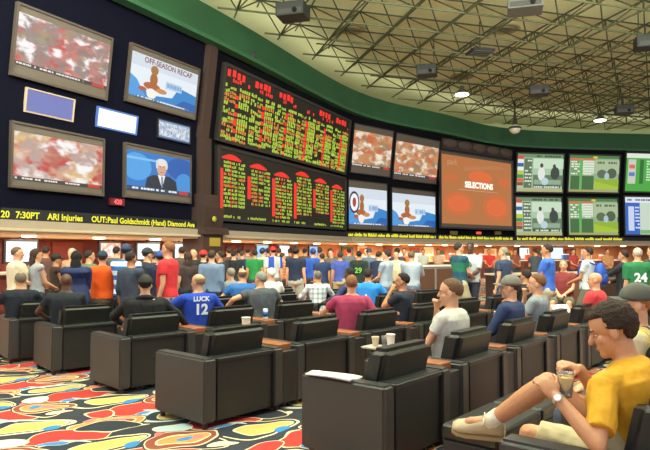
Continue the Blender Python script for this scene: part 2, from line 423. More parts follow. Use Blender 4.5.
for px, py, lb in ((352, 28, 'round ceiling air vent above the odds board right end'), (505, 28, 'round ceiling air vent near the top right of centre'), (462, 76, 'small round ceiling air vent above the first lit lamp')):
    p = on_roof(px, py, 9.85); t = thing('ceiling_vent', lb, 'vent', p)
    bm = bmesh.new(); lathe(bm, [(.55, -.0), (.55, -.05), (.48, -.07), (.40, -.03)], 28); obj('outer_ring', bm, mat('a59c78', .6), t)
    bm = bmesh.new(); lathe(bm, [(.3, .0), (.3, -.08), (.22, -.1), (.12, -.05)], 24); obj('inner_cone', bm, mat('8f8766', .6), t)
for px, py, lb in ((462, 94, 'lit round ceiling lamp above the projection screen'), (600, 120, 'lit round ceiling lamp above the racing screens')):
    p = on_roof(px, py, 8.6); t = thing('high_bay_lamp', lb, 'lamp', p, 0, 'lit lamps under the roof')
    bm = bmesh.new(); lathe(bm, [(.08, .35), (.12, .2), (.30, .05), (.33, 0), (.31, 0)], 24); obj('shade', bm, mat('4a4a40', .5), t, True)
    bm = bmesh.new(); lathe(bm, [(.30, -.01), (.30, -.05), (.16, -.09)], 24); obj('diffuser', bm, emi('fffdf0', 5), t, True)
    bm = bmesh.new(); tube(bm, (0, 0, .5), (0, 0, 1.2), .02, n=6); obj('rod', bm, frame_m, t)
p = on_roof(515, 129, 8.2); t = thing('dome_camera', 'pale dome security camera hanging in front of the green bulkhead', 'camera', p)
bm = bmesh.new(); ell(bm, (0, 0, 0), (.3, .3, .26)); obj('dome', bm, mat('d8d2b8', .3), t, True)
bm = bmesh.new(); lathe(bm, [(.34, 0), (.34, .08), (.15, .2), (.05, .9), (.05, 1.5)], 20); obj('housing', bm, mat('3c3d36', .5), t, True)
p = on_roof(249, 56, 7.95); t = thing('spotlight', 'small black spotlight on the green bulkhead above the odds board', 'spotlight', p, .5)
bm = bmesh.new(); box(bm, (-.16, -.2, -.1), (.16, .12, .12), .03); obj('head', bm, mat('16171a', .5), t)
bm = bmesh.new(); tube(bm, (0, 0, .1), (0, .35, .3), .03, n=6); obj('bracket', bm, mat('2d2f2a', .5), t)
# ------------------------------------------------------------------ screens on the wall
bez = mat('4a4038', .5); bezd = mat('1b1b20', .5); letter = mat('5c5248', .6)
def rect(f, up, cs, off=.0):
    h = [f.hit(x, y, up, off) for x, y in cs]      # tl tr br bl
    u0 = (h[0][0]+h[3][0])/2; u1 = (h[1][0]+h[2][0])/2; z1 = (h[0][1]+h[1][1])/2; z0 = (h[2][1]+h[3][1])/2
    return u0, u1, z0, z1
class Pic:      # one flat image built of coloured shapes, s,t in 0..1
    def __init__(s, w, h, base): s.w, s.h = w, h; s.bm = bmesh.new(); s.ms = []; s.k = 0; s.r(0, 0, 1, 1, base)
    def mi(s, m):
        if isinstance(m, str): m = emi(m, 1.0)
        if m not in s.ms: s.ms.append(m)
        return s.ms.index(m)
    def v(s, x, y): return s.bm.verts.new(((x-.5)*s.w, -.002*s.k, (y-.5)*s.h))
    def poly(s, pts, m):
        pts = [(min(1, max(0, x)), min(1, max(0, y))) for x, y in pts]
        i = s.mi(m); s.k += 1; fc = s.bm.faces.new([s.v(x, y) for x, y in pts]); fc.material_index = i
    def r(s, a, b, c, d, m): s.poly([(a, b), (c, b), (c, d), (a, d)], m)
    def e(s, cx, cy, rx, ry, m, n=18): s.poly([(cx+rx*math.cos(2*PI*i/n), cy+ry*math.sin(2*PI*i/n)) for i in range(n)], m)
    def text(s, cx, y, ww, hh, m, step=.02, fill=.8):    # a line of small unreadable marks
        i = s.mi(m); s.k += 1; x = cx
        while x < cx+ww:
            l = step*random.uniform(.5, 1.6)
            if random.random() < fill:
                fc = s.bm.faces.new([s.v(x, y), s.v(min(x+l*.8, cx+ww), y), s.v(min(x+l*.8, cx+ww), y+hh), s.v(x, y+hh)]); fc.material_index = i
            x += l
FRN = 0
def screen(f, up, outer, pic, label, paint, off=0, name='wall_screen', cat='screen', group='screens on the sportsbook wall', frame_mat=None, thick=.10, bw=.05, letter_mat=None):
    U0, U1, Z0, Z1 = rect(f, up, outer, off)
    t = thing(name, label, cat, mw=f.M((U0+U1)/2, (Z0+Z1)/2, up, .02+off), group=group)
    W = (U1-U0)/2; k = math.sqrt(1+LEAN**2) if up else 1; H = (Z1-Z0)/2*k
    bm = bmesh.new()
    for a, b in (((-W, -thick, -H), (W, 0, -H+bw)), ((-W, -thick, H-bw), (W, 0, H)), ((-W, -thick, -H+bw), (-W+bw, 0, H-bw)), ((W-bw, -thick, -H+bw), (W, 0, H-bw))): box(bm, a, b)
    obj('frame', bm, frame_mat or bez, t)
    bm = bmesh.new(); box(bm, (-W+bw, -thick+.035, -H+bw), (W-bw, 0, H-bw)); obj('panel', bm, letter_mat or letter, t)
    u0, u1, z0, z1 = rect(f, up, pic, off)
    w_ = u1-u0; h_ = (z1-z0)*k
    w_ = min(w_, 2*(W-bw)-.005); h_ = min(h_, 2*(H-bw)-.005)
    P = Pic(w_, h_, '000000'); paint(P)
    cx = (u0+u1)/2-(U0+U1)/2; cz = ((z0+z1)/2-(Z0+Z1)/2)*k
    cx = max(-(W-bw)+w_/2, min(W-bw-w_/2, cx)); cz = max(-(H-bw)+h_/2, min(H-bw-h_/2, cz))
    o = obj('picture', P.bm, P.ms, t); o.location = (cx, -thick+.03, cz)
    return t, o, w_, h_
def ptext(o, body, s, t_, size, m, align='CENTER', w=1, h=1, bold=.004, dep=.06):
    text_mesh('lettering', body, size, m, o, Matrix.Translation(((s-.5)*w, -dep, (t_-.5)*h)) @ TXT, bold, align)
def football(seed, cols, sc=1.6):
    def p(P):
        P.r(0, 0, 1, 1, emi_layers(cols, sc, seed))
        P.r(0, .0, 1, .075, '3b3336'); P.text(.02, .02, .7, .035, 'e8e4e0', .03)
        P.r(.82, .0, .97, .07, 'c8302a')
    return p
S, o, a, b = screen(FA, True, [(15, 4), (110, 36.5), (105, 101.5), (7, 74.5)], [(14, 13), (109, 44), (103.5, 90), (10, 63)], 'large tilted screen showing blurred red and white football play, upper left corner',
       football(1, ['c47a72', '9a9268', '8a7470', 'c64a44', 'f6f0f2', '94807c'], 1.5))
def recap(P):
    P.r(0, 0, 1, 1, 'e4ecf4'); P.r(0, .72, 1, 1, 'd3dde8')
    P.poly([(0, 0), (1, 0), (1, .42), (.72, .5), (.62, .2), (.3, .12), (.12, .3), (0, .22)], '2f84cc')
    P.poly([(.65, .02), (1, 0), (1, .2), (.8, .22)], '1a5fae'); P.poly([(0, .02), (.25, .02), (.1, .4), (0, .5)], '4a9be0')
    P.e(.33, .5, .055, .16, 'a8642c'); P.e(.33, .72, .055, .11, 'a87035'); P.e(.31, .33, .12, .09, 'b0602c'); P.e(.45, .28, .08, .06, 'c88850'); P.e(.31, .16, .07, .12, 'f3efe6')
    P.e(.18, .22, .06, .05, 'b4532f'); P.r(.5, .38, .75, .56, 'b9d2ea'); P.text(.52, .42, .22, .1, '7fa6cf', .03)
    P.r(.1, .0, .9, .05, '5878a8'); P.text(.12, .01, .7, .03, 'f2f5fa', .02)
S, o, a, b = screen(FA, True, [(128.6, 44), (197.3, 67.7), (193, 120), (122.5, 101.5)], [(128, 53.5), (196, 72), (192, 111.7), (124.5, 95.8)], 'tilted screen showing a sports recap title over a player figure, upper row beside black corner', recap)
ptext(o, 'OFF-SEASON RECAP', .52, .83, .2, emi('8a4a4a', .9), w=a, h=b)
def solid(c1, c2=None):
    def p(P):
        P.r(0, 0, 1, 1, c1)
        if c2: P.r(.02, .03, .98, .97, c2)
    return p
wf = mat('c9c4be', .5)
screen(FA, True, [(24.4, 87.3), (72.8, 99.2), (72, 122.5), (22.3, 111.7)], [(25, 88.3), (72.3, 100.2), (71.5, 121.5), (23, 110.7)], 'small plain violet blue screen between the big left screens', solid('7c84c4', '7078bc'), frame_mat=mat('b09a80', .5), bw=.03, thick=.06)
screen(FA, True, [(95.3, 106.3), (136, 115.7), (135.4, 135.4), (94.5, 126.9)], [(96, 107.2), (135.5, 116.5), (135, 134.5), (95.2, 126.2)], 'small glowing blank white screen in the middle of the left wall', solid('a8c8ff', emi('f6faff', 1.6)), frame_mat=emi('5a86d8', .9), bw=.03, thick=.06)
def bw_(P):
    P.r(0, 0, 1, 1, emi_noise(['3d5a86', 'e8eef4', '8fa6c4', 'f0f4f8', '6a7c98'], 2.5, .95, 5, (1, 1, 1), 2)); P.r(0, .9, 1, 1, '7fa0cc'); P.r(0, 0, 1, .1, '5f7fb0')
screen(FA, False, [(156.3, 119), (189.5, 125.9), (188, 145.5), (155.7, 137)], [(157, 120), (189, 127), (187.5, 144.5), (156.4, 136)], 'small pale screen with scattered grey blue figures right of the blank white one', bw_, frame_mat=bezd, bw=.03, thick=.06)
S3 = screen(FA, False, [(8.5, 120), (102.2, 139.8), (100.8, 196.3), (7.4, 187.8)], [(8.5, 129.6), (101.5, 147.9), (100.8, 189.5), (8.5, 178.7)], 'large upright screen showing blurred football players in red, lower left',
       football(3, ['cfa088', 'dcc070', 'b8645a', 'c23c38', 'f4f0f0', 'b89c94'], 1.3))
def anchor(P):
    P.r(0, 0, 1, 1, '2878c8'); P.e(.15, .6, .22, .35, '4fa0e4'); P.e(.85, .7, .25, .3, '1f5cae'); P.e(.9, .3, .15, .3, '3f90d8'); P.r(0, .78, .45, .84, '7cc0ee')
    P.poly([(.27, .08), (.78, .08), (.76, .34), (.65, .45), (.4, .45), (.3, .36)], '22263a')
    P.poly([(.46, .46), (.58, .46), (.53, .12)], 'e8eaf0'); P.poly([(.515, .42), (.54, .42), (.545, .14), (.52, .14)], '6a7a90')
    P.e(.52, .64, .075, .2, 'd8a488'); P.e(.52, .80, .085, .1, 'e4e2e0'); P.e(.446, .72, .02, .1, 'dcdad8'); P.e(.594, .72, .02, .1, 'dcdad8')
    P.r(.485, .68, .505, .70, '4a3a36'); P.r(.54, .68, .56, .70, '4a3a36'); P.r(.49, .53, .55, .545, 'a05a50')
    P.r(0, 0, 1, .1, '30405c'); P.text(.03, .03, .75, .05, 'eef2f8', .03); P.r(.8, .0, .95, .09, 'c8322c')
screen(FA, False, [(121.8, 141.5), (188.9, 156.2), (188.2, 204), (121.8, 197.3)], [(122.5, 148), (188.5, 161.5), (188, 195), (122.5, 190.6)], 'screen showing a white haired news presenter in dark suit on blue', anchor)
# red 420 sign, speaker
u0, u1, z0, z1 = rect(FA, False, [(108, 198), (122, 199), (122, 206), (108, 205)])
t = thing('number_sign', 'small red lit number sign 420 under the left wall screens', 'sign', mw=FA.M((u0+u1)/2, (z0+z1)/2, False, .02)); w_, h_ = u1-u0, z1-z0
bm = bmesh.new(); box(bm, (-w_/2, -.08, -h_/2), (w_/2, 0, h_/2)); obj('case', bm, mat('5a1414', .5), t)
text_mesh('digits', '420', h_*.95, emi('ff5a5a', 2), t, Matrix.Translation((0, -.09, -h_*.33)) @ TXT, .004)
# tickers
def ticker(f, px0, px1, segs, label, zc=ZL+.24, size=.195):
    ua = f.hit(px0, 230, False, .17)[0]; ub = f.hit(px1, 235, False, .17)[0]
    t = thing('news_ticker', label, 'ticker', mw=f.M((ua+ub)/2, zc+.07, False, .17), group='yellow news tickers under the screens')
    bm = bmesh.new(); box(bm, (-(ub-ua)/2, -.03, -.14), ((ub-ua)/2, 0, .14)); obj('panel', bm, blackp, t)
    for px, s in segs:
        u = f.hit(px, 230, False, .2)[0]-(ua+ub)/2
        text_mesh('lettering', s, size, emi('e8e22a', 1.25), t, Matrix.Translation((u, -.04, -.06)) @ TXT, .006, 'LEFT')
ticker(FA, 0, 201, [(0, '20'), (15, '7:30PT'), (47, 'ARI Injuries'), (91, 'OUT:'), (107, 'Paul Goldschmidt (Hand) Diamond Ave')], 'yellow lit text ticker under the left wall of screens')
def scroll(f, a, b, n, label):
    u0 = f.hit(a, 236, False, .2)[0]; u1 = f.hit(b, 238, False, .2)[0]
    t = thing('news_ticker', label, 'ticker', mw=f.M((u0+u1)/2, ZL+.31, False, .17), group='yellow news tickers under the screens')
    W = (u1-u0)
    bm = bmesh.new(); box(bm, (-W/2, -.03, -.14), (W/2, 0, .14)); obj('panel', bm, blackp, t)
    P = Pic(W, .2, emi('2c2c08', .5))
    x = .01
    P.k += 2; i = P.mi(emi('e6e02c', 1.2))
    while x < .985:
        for q in range(random.randint(3, 9)):
            l = .075/W
            if x+l > .99: break
            hh = random.choice((.5, .62, .8)); fc = P.bm.faces.new([P.v(x, .15), P.v(x+l*.8, .15), P.v(x+l*.8, .15+hh), P.v(x, .15+hh)]); fc.material_index = i
            x += l
        x += .07/W
    o = obj('lettering', P.bm, P.ms, t); o.location = (0, -.035, 0)
scroll(FC, 345, 437, 0, 'yellow lit text ticker under the four tilted football and recap screens')
scroll(FD, 438, 514, 0, 'yellow lit text ticker under the orange projection screen')
scroll(FE, 516, 624, 0, 'yellow lit text ticker under the green racing screens')
# odds boards
LED_Y, LED_G, LED_O, LED_R = emi('d6d838', 1.0), emi('b4d040', 1.0), emi('dd8a34', 1.0), emi('f0261c', 1.15)
def board(f, up, cs, label, upper):
    u0, u1, z0, z1 = rect(f, up, cs); k = math.sqrt(1+LEAN**2) if up else 1; W = u1-u0; H = (z1-z0)*k
    t = thing('odds_board', label, 'odds board', mw=f.M((u0+u1)/2, (z0+z1)/2, up, .02), group='two stacked odds boards')
    bm = bmesh.new(); box(bm, (-W/2, -.10, -H/2), (W/2, 0, H/2)); obj('board_panel', bm, mat('1d1912', .7), t)
    bm = bmesh.new()
    for s in (-1, 1): box(bm, (s*W/2-.06, -.14, -H/2-.04), (s*W/2+.06, 0, H/2+.04))
    for s in (-1, 1): box(bm, (-W/2, -.14, s*H/2-.05), (W/2, 0, s*H/2+.05))
    obj('frame', bm, mat('2c2722', .6), t)
    Y, O_, R_ = bmesh.new(), bmesh.new(), bmesh.new()
    def q(bm, x, z, w, h, d=.105):
        bm.faces.new([bm.verts.new((x, -d, z)), bm.verts.new((x+w, -d, z)), bm.verts.new((x+w, -d, z+h)), bm.verts.new((x, -d, z+h))])
    def line(bm, x, z, w, h, ch, den=.85):
        e = x+w
        while x < e-ch*.4:
            if random.random() < den: q(bm, x, z+h*random.choice((0, 0, .15)), ch*random.uniform(.6, .85), h*random.choice((1, 1, .8)))
            x += ch
    if upper:
        G = 6; gw = W/G
        for g in range(G):
            x0 = -W/2+g*gw
            if g != 3:
                line(R_, x0+gw*.10, H/2-.32, gw*.7, .22, .26, 1)
            line(R_, x0+gw*.3, H/2-.45, gw*.62, .12, .12, .6)
            nb = 6; bh = (H-.75)/nb
            for r in range(nb):
                zt = H/2-.55-r*bh
                for l in range(random.choice((2, 3, 3))):
                    z = zt-.12-l*.15
                    if random.random() < .9: line(Y if random.random() < .75 else O_, x0+gw*random.choice((.0, .03)), z, gw*.22, .11, .11, .9)
                    if random.random() < .8: line(Y if random.random() < .6 else O_, x0+gw*.25, z-.02, gw*.18, .09, .08, .85)
                    if random.random() < .93: line(Y if random.random() < .7 else O_, x0+gw*.57, z, gw*.38, .11, .12, .95)
                if random.random() < .55 or g > 2: q(R_, x0+gw*.45, zt-.44, gw*.1, bh*.9)
                else: q(R_, x0+gw*.45, zt-.40, gw*.1, bh*.5)
            line(Y, x0+gw*.05, -H/2+.1, gw*.7, .09, .09, .8)
    else:
        G = 6; gw = W/G
        for g in range(G):
            x0 = -W/2+g*gw
            zt = H/2-.1-.10*(g % 3)
            for j in range(9):
                hh = .13*math.sin(PI*(j+.5)/9)+.05; q(R_, x0+gw*(.12+.075*j), zt-.24, gw*.07, hh)
            q(R_, x0+gw*.03, -H/2+.25+(.5 if g % 3 == 1 else 0), gw*.13, H-.9-(.6 if g % 3 == 1 else 0))
            n = int((H-.75)/.125)
            for l in range(n):
                z = zt-.38-l*.125
                if z < -H/2+.15: break
                if g % 3 == 1 and l > n*.75: continue
                line(Y if random.random() < .72 else O_, x0+gw*.18, z, gw*.24, .085, .075, .9)
                line(Y if random.random() < .65 else O_, x0+gw*.47, z, gw*.18, .085, .075, .85)
                if g % 2 == 0: q(R_, x0+gw*.42, z, gw*.035, .08)
                line(Y if random.random() < .8 else O_, x0+gw*.70, z, gw*.22, .085, .075, .9)
            line(Y, x0+gw*.05, -H/2+.06, gw*.8, .08, .08, .7)
    obj('yellow_figures', Y, LED_G, t); obj('orange_figures', O_, LED_O, t); obj('red_figures', R_, LED_R, t)
board(FB, True, [(222, 69.4), (350, 118.4), (341.5, 167.5), (213.5, 147)], 'upper tilted odds board of red and yellow lit figures', True)
board(FB, False, [(215.5, 151), (343.8, 176), (342, 228.4), (214.5, 220)], 'lower upright odds board of red and yellow lit figures', False)
# cluster of four tilted screens
oc = ['c07848', '8f8458', 'd0602c', '96785c', 'eee0cc', 'c88a58']
screen(FC, True, [(354, 122), (393.5, 132), (387.5, 180), (347.5, 170)], [(353, 129), (391.5, 138), (386, 173), (348, 162)], 'tilted screen with blurred orange football crowd next to the odds board', football(6, oc, 1.0), frame_mat=bezd, bw=.04)
screen(FC, True, [(395.5, 133.5), (438.5, 140), (435.5, 186), (390, 178)], [(395, 141), (437, 148), (435, 180), (391, 173.5)], 'tilted screen with blurred orange football crowd next to the projection screen', football(8, oc, 1.0), frame_mat=bezd, bw=.04)
def recap2(P):
    recap(P); P.e(.13, .6, .13, .3, '24282c'); P.e(.13, .6, .1, .24, 'f2f4f6'); P.e(.13, .6, .045, .13, 'b03a34')
screen(FC, False, [(346.5, 177), (386, 186), (386, 231), (346.5, 229)], [(347, 185), (385.5, 193), (385.5, 226), (347, 224)], 'upright recap screen with round emblem next to the odds board', recap2, frame_mat=bezd, bw=.04)
screen(FC, False, [(390, 187), (435, 192), (434, 233), (390, 231.5)], [(390.5, 193), (434.5, 197), (433, 227.5), (390.5, 225.5)], 'upright recap screen with blue swirl next to the projection screen', recap, frame_mat=bezd, bw=.04)
# projection screen
def orange(P):
    P.r(0, 0, 1, 1, 'b5703c'); g = emi('dd6a34', 1.0)
    P.e(.53, .72, .17, .1, g); g2 = emi('cb6a36', 1); P.e(.22, .30, .2, .17, g2); P.e(.76, .28, .2, .2, g2); P.e(.22, .30, .15, .12, g); P.e(.76, .28, .15, .14, g); P.e(.88, .68, .1, .07, emi('cb6a36', 1)); P.e(.13, .67, .1, .06, emi('c66a36', 1))
    P.poly([(.3, .79), (.9, .9), (.8, .93), (.3, .86)], 'b9784a'); P.r(.22, .505, .78, .512, 'd8a884')
t, o, a, b = screen(FD, False, [(438.5, 151), (512.5, 159), (512.5, 230), (438.5, 229)], [(440.4, 155.8), (509.6, 162.4), (510.3, 225.5), (440.4, 224)], 'large glowing orange projection screen reading SELECTIONS', orange, name='projection_screen', frame_mat=bezd, bw=.08, off=.25)
ptext(o, 'SELECTIONS', .5, .55, .44, emi('fff4e4', 1.3), w=a, h=b, bold=.02)
ptext(o, 'park', .13, .86, .45, emi('c89a74', 1.0), w=a, h=b, bold=0)
# scalloped drapery above it
u0, u1, z0, z1 = rect(FD, True, [(440, 138), (510, 150), (510, 158), (440, 151)])
t = thing('scalloped_valance', 'dark brown scalloped valance above the projection screen', 'valance', mw=FD.M((u0+u1)/2, (z0+z1)/2, True, .12))
W, H = u1-u0, z1-z0
bm = bmesh.new(); box(bm, (-W/2, -.05, -H/2), (W/2, .05, H/2)); obj('backing', bm, mat('2b231f', .7), t)
for k in range(5):
    bm = bmesh.new(); ell(bm, (-W/2+W*(k+.5)/5, -.05, H*.1), (W*.095, .1, H*.42)); obj('swag', bm, mat('4a3c36', .7), t, True)
for px, lb in ((453, 'left of the red light'), (497, 'right of the red light')):
    u, z = FD.hit(px, 233, False); bm = bmesh.new(); box(bm, (-.28, -.06, -.1), (.28, 0, .1), .01)
    for k in range(4): box(bm, (-.25, -.08, -.08+.045*k), (.25, -.05, -.06+.045*k))
    tag(obj('wall_grille', bm, mat('7a6038', .5), None, False, FD.M(u, z, False, .03)), 'small brass wall grille under projection screen, '+lb, 'grille', 'brass grilles')
u, z = FD.hit(478, 233, False); bm = bmesh.new(); box(bm, (-.2, -.05, -.07), (.2, 0, .07)); tag(obj('exit_light', bm, emi('e04038', 1.5), None, False, FD.M(u, z, False, .03)), 'small red light under the projection screen', 'light')
# racing screens
def race_a(P):
    P.r(0, 0, 1, 1, 'a9c4a4'); P.r(0, .9, 1, 1, '6d8f66'); P.text(.35, .92, .6, .05, '35502f', .05)
    cols = ['c8503c', 'e8e8e4', '2f5fa8', 'ecece4', 'b8c832', '3c8a48', 'd86a30', '8a4a30']
    for i, c in enumerate(cols): P.r(0, .86-.1*i, .13, .95-.1*i, c)
    P.r(.14, .1, .32, .88, '5c7254')
    for i in range(8): P.text(.16, .80-.09*i, .15, .04, 'e4ecdc', .04)
    P.r(.34, .62, 1, .88, 'c6dcc0'); P.r(.34, .16, 1, .45, '5f7a5c'); P.r(.36, .2, .96, .32, '8fa88c')
    P.e(.52, .48, .08, .18, 'dfe4dc'); P.e(.52, .70, .035, .06, '4a3a30'); P.e(.82, .5, .1, .17, '38443c'); P.e(.80, .68, .035, .06, '4a4038'); P.e(.6, .28, .08, .1, 'b8d0d8')
    P.r(.34, .1, .95, .17, '3c5038'); P.text(.36, .11, .56, .04, 'dce8d4', .04); P.r(0, 0, 1, .08, 'b4ae78')
def race_b(P):
    P.r(0, 0, 1, 1, '8fae86'); P.r(0, .92, 1, 1, '4a7a44'); P.r(0, .86, .5, .92, 'd0704a')
    P.r(.02, .45, .2, .86, '6f9a68')
    for i in range(6): P.text(.03, .8-.065*i, .42, .04, 'e8ecd8', .05)
    P.r(.2, .1, .26, .9, '5fae5a'); P.r(.27, .5, .49, .86, 'd8e4d0')
    for i in range(5): P.r(.28, .52+.07*i, .48, .54+.07*i, 'a8bca0')
    P.r(.02, .06, .49, .44, '436b3c'); P.r(.2, .06, .25, .44, '68b060')
    P.r(.5, .5, 1, .88, 'a8bc94'); P.text(.55, .78, .4, .06, '5a6a50', .06); P.r(.5, .08, 1, .36, '8fb02e'); P.poly([(.5, .08), (1, .08), (1, .15), (.5, .3)], 'a4c034')
    P.e(.65, .5, .1, .12, '5a6a50'); P.e(.85, .52, .1, .14, '4c5c46'); P.e(.75, .44, .05, .1, 'a8c4c8'); P.r(0, 0, 1, .05, 'a8a060'); P.e(.5, .95, .05, .03, 'd8c83c')
def race_c(P):
    P.r(0, 0, 1, 1, '46a63e'); P.r(0, .88, 1, 1, 'dde4d8'); P.r(.04, .2, .2, .84, 'c8c8bc'); P.r(.06, .6, .18, .7, 'd86a50'); P.r(.06, .4, .18, .5, '5a7ac0'); P.r(.28, .2, .36, .84, '2c6a2c')
    for i in range(8): P.text(.42, .78-.07*i, .5, .035, 'e0f0d8', .05)
def race_d(P):
    P.r(0, 0, 1, 1, 'dfe4ea'); P.r(0, 0, .3, .85, '2f62c0'); P.r(.06, .1, .18, .75, 'c8d4ec'); P.r(.3, 0, 1, .85, 'c6d6c4'); P.e(.7, .5, .2, .25, 'dccfd0'); P.e(.7, .5, .14, .18, 'a8c4a0'); P.text(.04, .9, .6, .05, '6a7a90', .05)
    for i in range(7): P.text(.2, .7-.09*i, .09, .04, 'dfe8fa', .04)
    P.r(.3, .02, 1, .12, '78b070')
gb = mat('23281f', .5)
def rs(up, x0, x1, y0a, y0b, y1, paint, label, dx=0):
    cs = [(x0+dx, y0a), (x1+dx, y0b), (x1, y1), (x0, y1)]
    screen(FE, up, [(x0-1.5+dx, y0a-1.5), (x1+1.5+dx, y0b-1.5), (x1+1.5, y1+1.5), (x0-1.5, y1+1.5)], cs, label, paint, frame_mat=gb, bw=.06, letter_mat=gb)
rs(True, 515.8, 561, 153.5, 155, 191.8, race_a, 'upper green racing screen with two men, beside the orange projection screen', 1.5)
rs(False, 515.6, 560.5, 197.2, 198.2, 235.4, race_a, 'lower green racing screen with two men, beside the orange projection screen')
rs(True, 568, 617, 155.5, 156, 192, race_b, 'upper middle racing screen with results list and yellow green turf', 1)
rs(False, 568, 616.5, 198.5, 199, 235, race_b, 'lower middle racing screen with results list and yellow green turf')
rs(True, 624.5, 672, 154, 154, 191.5, race_c, 'bright green racing results screen at the upper right edge', 1)
rs(False, 624.5, 672, 197.5, 197.5, 234.5, race_d, 'white and blue track map screen at the lower right edge')
rs(True, 679, 727, 154, 154, 191.5, race_b, 'upper racing screen beyond the right edge of the picture', 1)
# brown art deco pillar between the left wall and the odds board
t = thing('wall_pillar', 'brown stepped pillar between the left screens and the odds board', 'pillar', mw=FB.M(-.05, 0, False, 0))
brown = mat('38261f', .55, var=.1, bscale=1.5)
def lean_prism(bm, x0, x1, y, z0, z1, l0, l1, dx=0):
    vs_ = box(bm, (x0, y, z0), (x1, .05, z1))
    for v in vs_:
        k = (v.co.z-z0)/(z1-z0); v.co.y -= (l0+(l1-l0)*k) if v.co.y < 0 else 0; v.co.x += dx*k
bm = bmesh.new(); lean_prism(bm, -.25, .10, -.2, ZB, ZT, 0, .34); obj('upper_shaft', bm, brown, t)
bm = bmesh.new(); lean_prism(bm, -.22, .2, -.22, 3.3, ZB, 0, 0); lean_prism(bm, -.3, .42, -.3, 2.9, 3.3, .1, 0); obj('middle_shaft', bm, brown, t)
bm = bmesh.new(); lean_prism(bm, -.4, .5, -.42, 2.3, 2.9, 0, .08); lean_prism(bm, -.5, .62, -.55, 2.1, 2.3, .05, 0); obj('lower_block', bm, brown, t)
bm = bmesh.new(); box(bm, (-.45, -.45, 0), (.5, .3, 2.1)); obj('base_shaft', bm, mat('432c24', .6), t)
bm = bmesh.new(); box(bm, (-.15, -.50, 1.75), (.3, -.45, 2.0)); obj('sign_plate', bm, emi('c8a828', .8), t)
bm = bmesh.new(); ell(bm, (.0, -.5, 2.55), (.09, .05, .09)); obj('roundel', bm, mat('9a9a2c', .4), t, True)
# ------------------------------------------------------------------ betting counters, monitors and the rest under the soffit
def counter(f, u0, u1, off, label, front='5a2a20', topc='d8cdbb'):
    t = thing('betting_counter', label, 'counter', mw=f.M((u0+u1)/2, 0, False, off), group='betting counters'); W = (u1-u0)/2
    bm = bmesh.new(); box(bm, (-W, -.25, 0), (W, .35, 1.02)); obj('body', bm, mat(front, .5, var=.15, bscale=2), t)
    n = max(2, int(W*2/1.1))
    for k in range(n):
        bm = bmesh.new(); x = -W+2*W*(k+.5)/n; box(bm, (x-.42*W*2/n, -.28, .15), (x+.42*W*2/n, -.24, .92), .01); obj('front_panel', bm, mat('6e3526', .5), t)
    bm = bmesh.new(); box(bm, (-W-.03, -.38, 1.02), (W+.03, .45, 1.08), .01); obj('worktop', bm, mat(topc, .4), t)
counter(FA, 3.0, 9.7, -2.2, 'long betting counter under the left wall of screens')
counter(FB, .9, 9.9, -2.2, 'long betting counter under the odds boards')
counter(FC, .5, 6.0, -1.6, 'betting counter with pale top under the four tilted screens', '7a4a34')
counter(FD, .2, 6.2, -1.6, 'betting counter with pale top under the projection screen', '7a4a34')
counter(FE, .3, 8.6, -1.6, 'betting counter with pale top under the racing screens', '7a4a34')
def monitor(f, px, py, w, h, off, cols, label, stand=True):
    u, z = f.hit(px, py, False, off); z = max(.4, min(1.85-h/2, z))
    t = thing('counter_monitor', label, 'monitor', mw=f.M(u, z, False, off), group='small screens under the soffit')
    bm = bmesh.new(); box(bm, (-w/2-.05, -.03, -h/2-.05), (w/2+.05, .06, h/2+.05), .01); obj('case', bm, mat('1c1c20', .4), t)
    P = Pic(w, h, emi(cols[0], 1.3)); 
    if len(cols) > 1:
        P.r(.03, .03, .97, .97, emi_noise(cols, 3, 1.1, px, (1, 1, 1), 1.5))
    o = obj('picture', P.bm, P.ms, t); o.location = (0, -.034, 0)
    bm = bmesh.new(); tube(bm, (0, .05, h/2), (0, .05, 2.0-z), .03, n=8); obj('mount', bm, mat('1c1c20', .4), t)
monitor(FA, 21, 247, .85, .52, -2.4, ['e8f4fa'], 'white lit monitor behind the couple at the left edge')
monitor(FA, 110, 247, .75, .45, -2.8, ['f4b090', 'fff0e4', 'e06a48', 'fff4ea'], 'monitor with orange picture above the crowd at left')
monitor(FA, 148, 247, .95, .5, -2.6, ['e6f6fc'], 'white lit monitor left of the man in red shirt')
monitor(FA, 180, 247, .55, .5, -2.6, ['d8ecf4'], 'white lit monitor right of the man in red shirt')
monitor(FB, 262, 248, .85, .6, -2.6, ['6fc4e8', '4aa8dc'], 'blue lit monitor under the odds board, left of the white one')
monitor(FB, 284, 249, .85, .5, -2.6, ['e8f2f4'], 'white lit monitor under the odds board')
monitor(FB, 313, 247, .8, .5, -2.6, ['5a8fd0', '88b4e8'], 'blue lit monitor under the odds board right half')
monitor(FD, 524, 250, 1.1, .7, -2.0, ['dff0f4'], 'white lit monitor below the left racing screen')
monitor(FE, 556, 251, .9, .7, -2.0, ['cfe4f8'], 'pale blue lit monitor behind the man in blue polo shirt')
monitor(FE, 545, 252, .5, .4, -2.8, ['f2e4d0'], 'small cream lit monitor behind the man in blue polo shirt')
